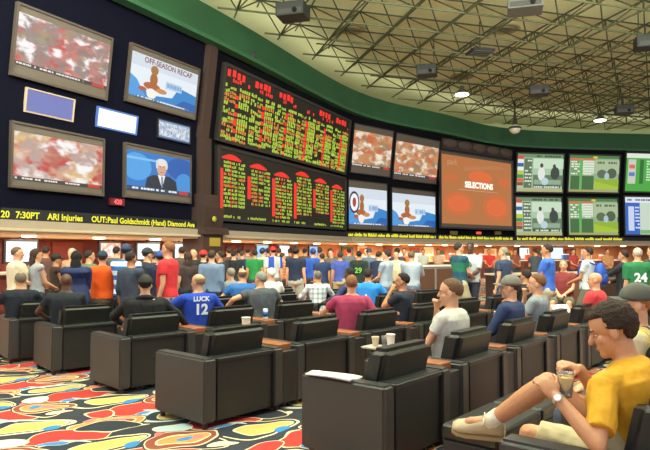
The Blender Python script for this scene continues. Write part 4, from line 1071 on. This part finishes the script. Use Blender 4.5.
if exec_people:
    # ---- left part
    ST('person in cream T-shirt at the left edge, facing right towards a woman', 18, 10.1, 245.5, yaw=-55, shirt='d8c9ae', pants='8a7c68', legs='short', hair='6a5038', hs='short', hyaw=-20, build=1.35, hands=('down', 'front'), face=True)
    ST('woman in grey tank top with long brown hair, beside person in cream T-shirt', 37, 10.2, 248, yaw=-35, female=True, shirt='9a9ca2', sleeve=0, pants='2e3340', hair='3c2418', hs='long', hands=('front', 'front'), hyaw=-25, face=True)
    SIT('seated person with grey receding hair in dark navy T-shirt at the left edge', 21, 8.95, 285, shirt='1b2130', hair='6e6258', hs='thin', build=1.15, yaw=35, lean=-4)
    P = SIT('seated bald person in dark shirt with small white mark below the collar', 67, 8.3, 279, skin='d', shirt='1d222c', hs='none', yaw=20, build=1.15, hands=('rest', 'lap'))
    bm = bmesh.new(); ell(bm, (0, -.118, 1.40), (.025, .006, .013), P['T']); obj('shirt_mark', bm, mat('dfe3e8'), P['shirt'], True)
    ST('woman in loose dark blue top with black hair, back turned, left part', 77, 9.2, 250, female=True, shirt='202c58', pants='28304a', hair='15110f', hs='long', build=1.5, sleeve=1.5, hands=('front', 'front'), yaw=10)
    ST('person in brown vest holding arms bent, behind woman in dark blue top', 57, 11, 253, yaw=-50, shirt='33231c', sleeve=0, pants='3c3028', hair='1a1614', hands=('front', 'front'), skin='t', cap='181614')
    ST('grey haired person far left behind the woman in dark blue top', 72, 12.5, 247, yaw=160, shirt='b89070', pants='4a4238', hair='a8a094', hs='short', face=True)
    ST('person in bright orange shirt and dark cap', 103, 9.6, 250, yaw=15, shirt='ee5a10', sleeve=1.5, pants='6a6458', cap='26344a', hair='3a2c22', build=1.1, hands=('front', 'front'))
    ST('person with dark hair in olive shirt, left of bright orange shirt', 90, 10.8, 249, yaw=-30, shirt='6c7458', pants='3c3c3c', hair='2a1e18', hyaw=-20)
    ST('person in blue and white striped shirt, back turned', 127, 9.5, 243, yaw=-5, shirtm=stripes([(0, '2f6fc0'), (.5, 'dfe8f2')], 7), pants='3c4252', hair='20242c', cap='2a3a58', build=1.2, hands=('front', 'front'))
    ST('person in slate grey shirt in front of the striped shirt', 131.5, 8.7, 250, yaw=-25, shirt='3a4254', pants='2c3038', hair='2c2622', build=1.05, hands=('down', 'front'), sleeve=1.4, skin='t')
    P = SIT('seated person in black hooded top and dark camouflage cap', 146, 7.5, 275, shirt='17181c', hair='1c1816', cap='2e2c24', build=1.35, sleeve=1.95, yaw=15, hands=(((-2.62, 7.75, .66), (-1, -.8, .1)), ((-1.80, 7.9, .62), (1, -.8, 0))))
    bm = bmesh.new()
    for a0 in range(12):
        A, B = [2*PI*v/12 for v in (a0, a0+1)]; g_ = lambda a: P['T'] @ Vector((.10*math.cos(a), -.03+.09*math.sin(a), 1.45-.03*math.sin(a)))
        tube(bm, g_(A), g_(B), .032, n=10, ball=True)
    mobj('hood', rmesh(bm, .012, 2, .006), mat('1c1b28', .9, bump=.2), P['t'])
    P = ST('person in red polo shirt and plaid shorts, facing left', 168, 8.9, 240, yaw=78, shirt='d8323a', pantm=plaid('d8d4cc', '55585e', 11), legs='short', hair='8a5a38', hyaw=5, hands=('down', 'down'), build=1.1, face=True)
    ST('person in dark shirt and cap left of the red polo shirt', 148, 10.6, 247, yaw=-20, shirt='2a2e3a', pants='30343c', cap='2e3034', hair='2a2420', hyaw=-30)
    ST('person in grey green shirt between the slate shirt and the red polo shirt', 155, 11.4, 250, yaw=5, shirt='7c8276', pants='4c4c48', hair='4a3c2c', hands=('front', 'front'))
    ST('person in navy shirt and blue cap just left of the red polo shirt', 160, 10.2, 250, yaw=20, shirt='1a2440', pants='262c3a', cap='2a4a90', hair='2c2420')
    P = SIT('seated bald person in royal blue jersey numbered 12', 199, 8.2, 275, yaw=28, shirt='1e44b8', hs='fringe', hair='9a7a5c', hyaw=45, sleeve=.85, build=1.12, hands=(((-2.28, 8.35, .72), (-1, -.4, -.2)), 'rest'), face=True)
    back_print(P, 'LUCK', .085, 1.375, 'e8ecf4'); back_print(P, '12', .19, 1.20, 'e8ecf4', .008)
    ST('person in grey blue long sleeved shirt, back turned, right of red polo shirt', 212, 10.2, 249, yaw=-5, shirt='6a7c98', sleeve=1.8, pants='27304a', hair='3c2e24', hs='short', build=1.1)
    ST('person in black shirt and bright red cap left of the grey blue shirt', 204, 11.4, 249.5, yaw=-15, shirt='1e1e22', pants='2c2c30', cap='cc2420', hair='2a201c')
    ST('person in dark shirt facing the camera, right behind the red polo shirt', 194, 11.6, 247, yaw=170, shirt='26221f', pants='303030', hair='2c201a', face=True, hands=('front', 'front'))
    ST('woman in dark brown top with brown hair behind the blue jersey', 188, 11, 252, yaw=30, female=True, shirt='3a2c2c', hair='3a2218', hs='long', pants='303036')
    ST('person in dark shirt right behind the grey blue long sleeved shirt', 220, 11.9, 250, yaw=60, shirt='2a2c34', pants='3c3c44', hair='2a221c', skin='t', hyaw=20)
    ST('person in plain black T-shirt, back turned, under the odds board left end', 234, 11.2, 250, yaw=-10, shirt='16171b', pants='33363e', hair='2a1e18', build=1.15)
    P = ST('person in navy jersey numbered 18, back turned', 243, 12, 250, yaw=-20, shirt='1c2a4e', pants='30343e', hair='4a3828', hyaw=-20)
    back_print(P, '18', .2, 1.15, 'dfe4ec', .006)
    SIT('seated person with grey hair in pale grey shirt, under the board left end', 231, 11.4, 272, shirt='8c9298', hair='8a8278', hs='thin', yaw=30, build=1.05)
    SIT('seated balding person in bright blue shirt, leaning on an armrest', 243, 10.6, 274, shirt='2a62a8', hair='6a4a34', hs='fringe', yaw=25, build=1.25, lean=4)
    SIT('seated grey haired person in charcoal shirt looking left', 262, 9.1, 274, shirt='4c5058', hair='8e8a84', hs='short', yaw=25, hyaw=30, build=1.3, lean=6, hands=(((-1.5, 9.0, .72), (-1, -.4, -.2)), 'rest'))
    SIT('seated white haired person in white shirt behind the charcoal shirt', 271, 11.2, 271, shirt='dcdcd8', hair='dcd8d0', hs='short', yaw=40, build=1.1)
    ST('person in green shirt, back turned', 255, 11.2, 249, yaw=5, shirt='1c7a3c', pants='3a3c44', hair='2c201a', skin='t')
    ST('person in pale yellow shirt and navy cap next to green shirt', 263, 11.7, 247.5, yaw=-25, shirt='d4cfa4', pants='5a5a54', cap='26365c', hair='2c2420')
    ST('person in grey and blue shirt with red cap worn backwards', 273, 11.2, 246, yaw=20, shirtm=stripes([(0, 'b4b6ba'), (.55, '2346a8')], 3.2, 0), pants='8a8478', cap='c4282c', capback=True, hair='2c201a', sleeve=.8, build=1.05)
    ST('person in orange red checked shirt', 283, 12, 252, yaw=-40, shirtm=plaid('c8683c', 'd8a888', 12), pants='4a4a50', hair='3c2a20', sleeve=1.5, face=True, hyaw=-20)
    ST('broad person in navy T-shirt and pale shorts with dark cap worn backwards', 296, 10.4, 247, yaw=-10, shirt='18233c', pants='a8a69c', legs='short', cap='1b1d22', capback=True, hair='2a201c', build=1.15)
    ST('person in royal blue top and blue cap, back turned', 313, 11.6, 248, yaw=5, shirt='2450a8', pants='383c48', cap='24448c', hair='2c241e', sleeve=1.8)
    ST('person in dark blue T-shirt right of blue cap', 322, 11, 252.5, yaw=15, shirt='24365e', pants='44485a', hair='33261e', build=1.08)
    SIT('seated short haired person in grey and white plaid shirt', 318, 11.4, 272.5, shirtm=plaid('dcdfe2', '8f98a4', 11), hair='6a625a', hs='short', yaw=10, S=.92, build=1.0, skin='t', sleeve=1.6)
    ST('person in violet blue shirt and khaki shorts, back turned', 340, 10.9, 251, yaw=0, shirt='3d4f9c', pants='b0a078', legs='short', hair='3a2a20', build=1.15, skin='t')
    ST('person with brown hair between the dark blue and violet blue shirts', 331, 12.6, 249, yaw=150, shirt='6a5a50', hair='5a4632', face=True, pants='404040')
    P = ST('person in dark green jersey numbered 29, back turned', 359, 10.9, 250, yaw=-12, shirt='1a2a24', pants='2c3034', hair='1c1614', skin='t', sleeve=.8)
    back_print(P, '29', .2, 1.14, '6fae3c', .006)
    SIT('seated dark skinned person in navy top, turned left', 349, 11.2, 271, skin='d', shirt='26345c', hs='short', hair='14100e', yaw=65, sleeve=1.8, face=True)
    P = SIT('seated person in bright blue jersey numbered 1', 368, 10.8, 270.5, skin='t', shirt='2a84d8', hair='2a201a', yaw=-20, build=1.15, sleeve=.8)
    back_print(P, '1', .2, 1.14, 'e4eaf2', .008)
    SIT('seated person in raspberry T-shirt with arm stretched along a chair', 351.5, 7.75, 282, shirt='a83a5c', hair='8a5c3a', hs='short', yaw=0, build=1.15, sleeve=.6, hands=(((-.12, 8.1, .62), (-1, -.5, 0)), (at_y(392, 314, 7.85), (0, -.5, -1))), vox=.011)
    ST('person in dark cap far behind the green jersey', 369, 12.4, 248, yaw=160, shirt='5a6a80', pants='3a3a40', cap='33404a', hair='3a2c20', face=True)
    ST('person in dark navy shirt bending towards a paper, right of the green jersey', 377, 11.6, 250, yaw=-30, shirt='1d2742', pants='262a36', hair='33261e', lean=12, hands=('front', 'front'))
    ST('person in pale blue grey T-shirt and jeans holding paper, facing left', 386, 9.9, 249, yaw=55, shirt='98a4b4', pants='5a6880', hair='2a1e18', hands=('front', 'front'), build=1.05, face=True, hyaw=15)
    ST('person in cream shirt behind the pale blue grey T-shirt', 396, 12, 250, yaw=170, shirt='c8b898', pants='50483c', hair='3a2c22', face=True)
    ST('tall person in pale grey long shirt, leaning to the right', 411, 10.2, 250, yaw=-20, shirt='9aa2ae', pants='6a7890', hair='6a5640', hs='short', build=1.2, sleeve=1.3, lean=6, hands=('front', 'reach'))
    SIT('seated dark haired person in dark navy T-shirt with hand at the chin', 402, 8.5, 285.5, shirt='22283a', hair='1a1412', yaw=60, hyaw=20, skin='t', hands=('chin', 'lap'), build=1.1, face=True, vox=.011)
    P = SIT('seated person in light grey white T-shirt in profile, close behind the cups', 450, 5.85, 280, shirt='c6c4bc', hair='6a4c34', hs='short', yaw=52, hyaw=28, build=1.3, hands=('lap', 'chin'), face=True, vox=.009, shoe='77706a', headw=1.14)
    ST('person in teal and green shirt and khaki shorts, facing right', 459, 10.6, 241.5, yaw=-60, shirtm=stripes([(0, '1f4a5c'), (.6, '1f6a50')], 2.2, 2), pants='b4a684', legs='short', hair='2e2420', hs='short', hyaw=-15, hands=('front', 'front'), build=1.05, face=True)
    P = ST('tall dark skinned person in grey T-shirt with round emblem, facing the camera', 470, 10.9, 241, yaw=150, skin='d', shirt='b8babb', pants='222838', hair='16110f', hs='thin', sleeve=.8, hands=('front', 'front'), build=1.2, face=True)
    b_ = bmesh.new(); bridge(b_, [ring(b_, P['T'] @ Matrix.Translation((0, .148+k, 1.27)) @ Matrix.Rotation(PI/2, 4, 'X'), .075, .075, 20) for k in (0, .012)]); e_ = obj('shirt_print', b_, mat('55606c', .7), P['shirt'])
    b_ = bmesh.new(); bridge(b_, [ring(b_, P['T'] @ Matrix.Translation((0, .162+k, 1.27)) @ Matrix.Rotation(PI/2, 4, 'X'), .05, .05, 20) for k in (0, .004)]); obj('print_centre', b_, mat('c4c6c8', .7), P['shirt'])
    ST('grey haired person in slate navy T-shirt and jeans, looking left', 503, 10.3, 246, yaw=40, shirt='33405c', pants='5a6880', hair='8e8478', hs='short', hyaw=30, build=1.15, hands=('down', 'down'), face=True)
    SIT('seated dark haired person in black top behind the grey cap', 525, 10.2, 268, shirt='1e1f24', hair='241a16', yaw=30, skin='t', build=1.1)
    SIT('seated person in navy sweater and grey cap, in profile', 511, 6.75, 289, shirt='2c3c64', cap='77746c', hair='4a3526', yaw=48, hyaw=25, build=1.1, sleeve=1.9, lean=2, face=True, headw=1.08, vox=.010, hands=('lap', 'rest'))
    SIT('seated brown haired person in heather grey T-shirt, facing left', 536, 7.6, 281, shirt='8a919c', hair='7a5030', yaw=52, hyaw=25, build=1.1, face=True, headw=1.08, vox=.010, hands=('lap', 'chin'))
    ST('person in bright blue polo shirt and beige trousers with arms folded, facing left', 546.5, 9.6, 242.5, yaw=65, shirt='3c6cd0', pants='c0b49a', hair='33241c', hands=('cross', 'cross'), build=1.08, skin='t', face=True)
    person('person in maroon shirt seated at a far table below the racing screens', 563, 12.3, 255, 150, 'sit', shirt='7a2a2c', pants='6a6a5a', legs='short', hair='8a6a50', hs='thin', hands=('front', 'front'), build=1.15, S=1.0, group='people seated at far tables', face=True)
    P = ST('person in white T-shirt and olive shorts carrying a blue backpack, facing left', 587, 10.3, 246, yaw=50, shirt='c4c8cc', pants='6a6c5c', legs='short', hair='241a16', hyaw=20, hands=('front', 'front'), build=1.1, skin='t', face=True)
    BP = P
    ST('person in dark jacket with arm raised, left of the green jersey numbered 24', 623, 10.6, 249, yaw=50, shirt='20242c', sleeve=1.9, pants='2c3444', hair='2a1c18', skin='t', hands=('reach', 'front'), build=1.05)
    P = ST('person in bright green jersey numbered 24, back turned', 637, 9.6, 246.5, yaw=-8, shirt='1e6e42', pants='2c303c', hair='b8aca0', hs='short', build=1.2, sleeve=.9)
    back_print(P, '24', .22, 1.12, 'e4e8ea', .008)
    ST('person in dark grey shirt cut by the right edge', 652, 10, 244, yaw=30, shirt='30343a', pants='2c2c30', hair='3a2a22', build=1.15)
    P = SIT('seated bald person in red T-shirt reading a paper', 594, 8.7, 276, shirt='cc3a42', hs='none', yaw=60, hyaw=10, build=1.3, skin='l', hands=('front', 'lap'), face=True, vox=.011)
    RP = P
    person('person in grey ball cap and striped shirt behind the man in yellow', 634, 4.0, 283.5, 62, 'sit', shirtm=stripes([(0, 'd8c070'), (.35, '30343c'), (.6, 'cfc4a0')], 9, 0), hair='b06a3c', hs='short', cap='55554e', hands='lap', group=G2, face=True, vox=.010, hyaw=15, headw=1.05)
    # clerks behind the counters and people at the counters
    for k, (px, D, top, yaw, col, hr, lb) in enumerate(((423, 24, 250.5, 175, 'b8bcb0', '2c2018', 'clerk in pale shirt behind the counter, right of the tall person in grey'),
            (438, 25, 251, 180, 'c8a088', '3a2a20', 'clerk in pinkish shirt behind the counter, left of the teal shirt'),
            (489, 25, 251, 170, 'c83028', '4a3424', 'person in red shirt behind the counter right of the round red sign'),
            (515, 26, 250.5, 190, '8a4a38', '2a1c18', 'clerk in brown shirt under the left racing screen'),
            (535, 20, 251.5, 10, '3a4048', '2a1c18', 'person in dark shirt at the counter left of the blue polo shirt'),
            (573, 24, 251, 200, 'a83830', '3a2a20', 'person in dull red shirt at the counter right of the maroon shirt'),
            (607, 24, 250.5, 175, 'b07a50', '2a1c18', 'clerk in tan shirt right of the blue backpack'),
            (290, 19, 250.5, 20, '4a4038', '2a1c18', 'distant person in brown shirt left of the broad navy T-shirt'),
            (305, 19, 250, -20, '584840', '1c1614', 'distant person in brown shirt right of the broad navy T-shirt'),
            (349, 19.5, 249.5, 10, '6a6c70', '2a1c18', 'distant person in grey shirt left of the green jersey'),
            (229, 16, 250, 10, '5a3a34', '3a2a20', 'distant person in reddish brown shirt below the pillar'),
            (248, 19, 250, 0, '8a7468', '2a2018', 'distant person in tan shirt left of the green shirt'),
            (268, 17.5, 249.5, 15, '6a3a34', '2a1c18', 'distant person in maroon shirt right of the pale yellow shirt'),
            (330, 18.5, 250, 20, '3a5a4a', '4a3424', 'distant person in dark green shirt left of the violet blue shirt'),
            (240, 17, 250.5, -15, '9a8c84', '1c1614', 'distant person in light brown shirt left of the green shirt'),
            (320, 18, 249, -10, 'a89078', '3a2a20', 'distant person in sand shirt right of the blue cap'),
            (366, 18.5, 249, 160, 'b8b0a0', '2a1c18', 'distant person in pale shirt right of the jersey numbered 29'),
            (397, 17, 249.5, 10, '34384a', '1c1614', 'distant person in dark shirt left of the tall person in pale grey'),
            (279, 18, 249.5, 0, '2a2c38', '4a3424', 'distant person in black shirt between red cap and checked shirt'),
            (182, 13.5, 250.5, 20, '4c3a38', '2a1c18', 'distant person in dull brown shirt right of the red polo shirt'),
            (117, 13, 250, -10, '50545c', '1c1614', 'distant person in grey shirt left of the striped shirt'),
            (46, 13, 252, 20, '5a3c34', '2a1c18', 'distant person in reddish shirt behind the woman in tank top'),
            (404, 19, 250.5, 170, 'c8642c', '3a2a20', 'distant person in orange shirt left of the tall person in grey'))):
        person(lb, px, D, top, yaw, shirt=col, hair=hr, pants='33363e', group='distant people at the betting counters', vox=.02, hands=('front', 'front'), skin=random.choice('lltt'), S=.98)
    # blue backpack
    T = BP['T']; bpk = thing('backpack', 'bright blue backpack on the back of the person in white T-shirt', 'backpack', mw=BP['W'] @ T @ Matrix.Translation((0, -.24, 1.2)))
    bm = bmesh.new(); ell(bm, (0, 0, 0), (.16, .11, .24)); bm2 = rmesh(bm, .02, 2, .006); mobj('bag', bm2, mat('2450b4', .7, bump=.2), bpk)
    bm = bmesh.new(); ell(bm, (0, -.08, -.08), (.12, .06, .12)); mobj('pocket', rmesh(bm, .015, 2), mat('1c3f96', .7), bpk)
    for s in (-1, 1):
        bm = bmesh.new(); pts = [Vector((s*.1, .08, .2)), Vector((s*.13, .18, .25)), Vector((s*.14, .32, .22)), Vector((s*.14, .38, .05)), Vector((s*.16, .30, -.12)), Vector((s*.14, .10, -.18))]
        for a_, b__ in zip(pts, pts[1:]): tube(bm, a_, b__, .018, n=8, ball=True)
        mobj('strap', rmesh(bm, .01, 1), mat('1c3f96', .7), bpk)
    # paper of the man in red
    def paper(label, loc, w_, h_, rot, col='ece9e2', nm='newspaper', sheets=1):
        t_ = thing(nm, label, 'paper', mw=Matrix.Translation(loc) @ rot)
        bm = bmesh.new(); nx = 8; g_ = [[bm.verts.new(((i/nx-.5)*w_, (j/nx-.5)*h_, .006*math.sin(i*.9+j*.5))) for j in range(nx+1)] for i in range(nx+1)]
        for i in range(nx):
            for j in range(nx): bm.faces.new((g_[i][j], g_[i+1][j], g_[i+1][j+1], g_[i][j+1]))
        o_ = obj('sheet', bm, mat(col, .8), t_, True); sd_ = o_.modifiers.new('s', 'SOLIDIFY'); sd_.thickness = .003*sheets
        return t_
    c_ = RP['W'] @ ((RP['info'][-1][2]+RP['info'][1][2])/2)
    wl = RP['W'] @ RP['info'][-1][2]
    paper('white sheet of paper held by the person in red T-shirt', wl+Vector((-.10, .04, .06)), .30, .36, Matrix.Rotation(.3, 4, 'Z') @ Matrix.Rotation(.9, 4, 'X'))
    pa = Vector((.42, 4.28, 0))+U*.07+FW*.52
    paper('folded white newspaper lying on the left arm of the front armchair', Vector((pa.x, pa.y, .637)), .16, .44, Matrix.Rotation(YAW, 4, 'Z'), 'd8d8d2', 'newspaper', 4)
    # ---- the man in yellow
    hipb = Vector((1.66, 2.97, 0))
    lh = (at_y(556, 396, 2.90), (-.5, -.6, -1), at_y(563, 440, 2.75)); rh = (at_y(580, 369, 3.12), (1, -.3, -.8), at_y(612, 405, 3.15))
    legL = (at_y(549, 383, 3.12), at_y(490, 422, 3.36), at_y(436, 414, 3.46))
    kR = Vector((1.15, 3.42, .56)); legR = (kR, Vector((1.05, 3.46, .12)), Vector((.90, 3.56, .06)))
    P = person('person in golden yellow T-shirt sitting in the foreground with legs crossed', 0, 3, 299, 50, 'sit', skin='y', shirt='cf971c', pants='c2b390', legs='short', hair='2e1b0d', hs='thick', hyaw=20, hpitch=14,
        hands=(lh, rh), sleeve=.78, build=1.22, lean=18, vox=.0065, face=True, S=1.05, base=hipb, group=G2, headw=1.1, shoe='bfae8c',
        custom={('sh', -1): (-.075, .02, -.03), ('leg', -1): legL, ('leg', 1): legR, ('hand', -1): ((-.25, .25, .35), (-.2, -.9, .4), .75), ('hand', 1): ((-.75, -.1, .25), (-.1, -.3, 1), 1.0)})
    YP = P
    wr = P['info'][-1][2]; el = P['info'][-1][1]; dv = (wr-el).normalized()
    wt = thing('wristwatch', 'silver wristwatch on the wrist of the person in golden yellow T-shirt', 'watch', mw=P['W'] @ Matrix.Translation(wr-dv*.02) @ frame_z(dv))
    bm = bmesh.new(); bridge(bm, [ring(bm, Matrix.Translation((0, 0, z)), r, r*.9, 20) for z, r in ((-.011, .032), (-.008, .0345), (.008, .0345), (.011, .032))]); obj('band', bm, mat('c8c8c8', .25, 1), wt, True)
    q = (frame_z(dv).inverted() @ (P['W'].inverted().to_3x3().to_4x4() @ Vector((-.3, -1, .2)))); q.z = 0; q.normalize()
    bm = bmesh.new(); tube(bm, q*.030, q*.042, .019, n=18); obj('case', bm, mat('d8d8d8', .2, 1), wt); bm = bmesh.new(); tube(bm, q*.041, q*.0435, .015, n=18); obj('dial', bm, mat('f0f0f0', .3), wt)
    # shoe details
    for so_, Ms, s in P['shoes']:
        bm = bmesh.new(); rs_ = []
        for y, rx in ((-.078, .030), (-.06, .040), (0, .043), (.07, .047), (.12, .051), (.17, .045), (.198, .026)):
            rs_.append([bm.verts.new(Ms @ Vector((x, y, z))) for x, z in ((-rx, -.046), (rx, -.046), (rx, -.026), (-rx, -.026))])
        bridge(bm, rs_); bmesh.ops.recalc_face_normals(bm, faces=bm.faces); obj('sole', bm, mat('a8956c', .7), so_)
        bm = bmesh.new()
        for k in range(4): tube(bm, Ms @ Vector((-.026, .03+.022*k, .038-.006*k)), Ms @ Vector((.026, .035+.022*k, .038-.006*k)), .0035, n=6, ball=True)
        for sx in (-1, 1):
            for a0 in range(8):
                A = 2*PI*a0/8; B = 2*PI*(a0+1)/8; f_ = lambda a: Ms @ Vector((sx*(.022+.020*math.cos(a)), .030, .062+.014*math.sin(a)))
                tube(bm, f_(A), f_(B), .003, n=5, ball=True)
        obj('laces', bm, mat('eee6d2', .7), so_)
    # sock on the crossed leg
    bm = bmesh.new(); kn, an, toe = [P['W'].inverted() @ Vector(v) for v in legL]; u_ = (kn-an).normalized(); tube(bm, an-u_*.01, an+u_*.075, .046, .047, 16); obj('sock', bm, mat('d8d0bc', .9, bump=.3), P['t'], True)
# ------------------------------------------------------------------ cups, bottles
def on_console(px, py):
    best = None
    for m_ in CONS:
        for y_ in (.2, .3, .4, .5, .6, .7):
            q_ = m_ @ Vector((1.08, y_, .636)); c_ = RC.inverted() @ (q_-Vector((0, 0, CAMH))); X_ = 325-c_.x/c_.z*F; Y_ = 225+c_.y/c_.z*F
            d_ = math.hypot(X_-px, Y_-py)
            if best is None or d_ < best[0]: best = (d_, q_)
    return best[1]
def cup(label, p, r, h, col, liquid=None, band=None, gl=False, cat='cup'):
    t_ = thing('drink_cup', label, cat, p)
    bm = bmesh.new(); lathe(bm, [(r*.72, 0), (r*.8, h*.3), (r*.95, h*.9), (r, h), (r*1.06, h+.004), (r*1.02, h+.008), (r*.9, h+.003), (r*.86, h*.92), (r*.66, .008)], 24); obj('cup_wall', bm, glass_mat() if gl else mat(col, .5), t_, True)
    if liquid: bm = bmesh.new(); lathe(bm, [(r*.64, .008), (r*.84, h*.86)], 20); obj('drink', bm, mat(liquid, .3), t_, True)
    if band:
        bm = bmesh.new(); lathe(bm, [(r*.80, h*.25), (r*.83, h*.28), (r*.93, h*.68), (r*.90, h*.7)], 24); obj('printed_band', bm, mat(band, .5), t_, True)
        bm = bmesh.new()
        for a in range(3): tube(bm, Vector((r*.9*math.cos(a*2.1+4), r*.9*math.sin(a*2.1+4), h*.35)), Vector((r*.97*math.cos(a*2.1+4.1), r*.97*math.sin(a*2.1+4.1), h*.6)), .008, n=6)
        obj('printed_marks', bm, mat('e8c040', .5), t_)
    return t_
zt_ = .645
tr = at_z(383, 347, .655)
t = thing('serving_tray', 'small pale tray holding cups behind the front armchair', 'tray', (tr.x, tr.y, .636), YAW)
bm = bmesh.new(); box(bm, (-.10, -.19, .0), (.10, .19, .012), .004); obj('tray_plate', bm, mat('cfc9bd', .5), t)
bm = bmesh.new(); box(bm, (-.105, -.195, .010), (.105, .195, .018), .003); box(bm, (-.03, -.03, -.58), (.03, .03, .0)); obj('rim', bm, mat('bdb6a8', .5), t)
for px, r, h, col, gl, lq, lb in ((372, .038, .085, 'dcc8a8', False, '6a4a30', 'squat cream paper cup on the small tray'), (384, .033, .10, 'ffffff', True, '7a7468', 'clear plastic glass between two paper cups'), (392, .043, .125, 'ece6da', False, 'd8c8b0', 'tall white paper cup on the small tray')):
    k = (px-382)/10; q = Vector((tr.x, tr.y, .654))+FW*(-k*.09)+U*(.0)
    cup(lb, (q.x, q.y, .655), r, h, col, lq, None, gl)
q = on_console(243, 338)
cup('tall white paper cup with red printed band on a console, left of the charcoal shirt', (q.x, q.y, .636), .050, .22, 'eee4d0', '5a3a28', 'c83a24')
if exec_people:
    q = YP['W'] @ wr; q = at_y(566, 397, 2.93)
    cup('clear plastic cup of yellow drink held by the person in golden T-shirt', (q.x, q.y, q.z), .040, .11, 'ffffff', 'e8b818', None, True)
def bottle(label, p, h=.2, r=.032, col='cfd8dc', lab='e8e8ea', gl=True):
    t_ = thing('drink_bottle', label, 'bottle', p)
    bm = bmesh.new(); lathe(bm, [(r*.9, 0), (r, .01), (r, h*.62), (r*.8, h*.75), (r*.4, h*.88), (r*.4, h*.94)], 20); obj('bottle_wall', bm, glass_mat() if gl else mat(col, .3), t_, True)
    bm = bmesh.new(); lathe(bm, [(r*1.02, h*.3), (r*1.02, h*.55)], 20); obj('paper_label', bm, mat(lab, .6), t_, True)
    bm = bmesh.new(); lathe(bm, [(r*.45, h*.94), (r*.45, h), (r*.4, h*1.01)], 14); obj('screw_cap', bm, mat('e8e8e8', .4), t_, True)
q = on_console(487, 326); bottle('clear water bottle on console left of the grey cap', (q.x, q.y, .636), .22)
q = on_console(267, 319); 
t = thing('drink_can', 'blue and white can on console in the middle rows', 'can', (q.x, q.y, .636))
bm = bmesh.new(); lathe(bm, [(.030, 0), (.036, .01), (.036, .14), (.030, .15)], 20); obj('can_body', bm, mat('dfe6ee', .3), t, True)
bm = bmesh.new(); lathe(bm, [(.0365, .04), (.0365, .11)], 20); obj('printed_band', bm, mat('2a5aa8', .4), t, True)
bpy.data.objects.remove(TOB); bpy.data.scenes.remove(TSC)
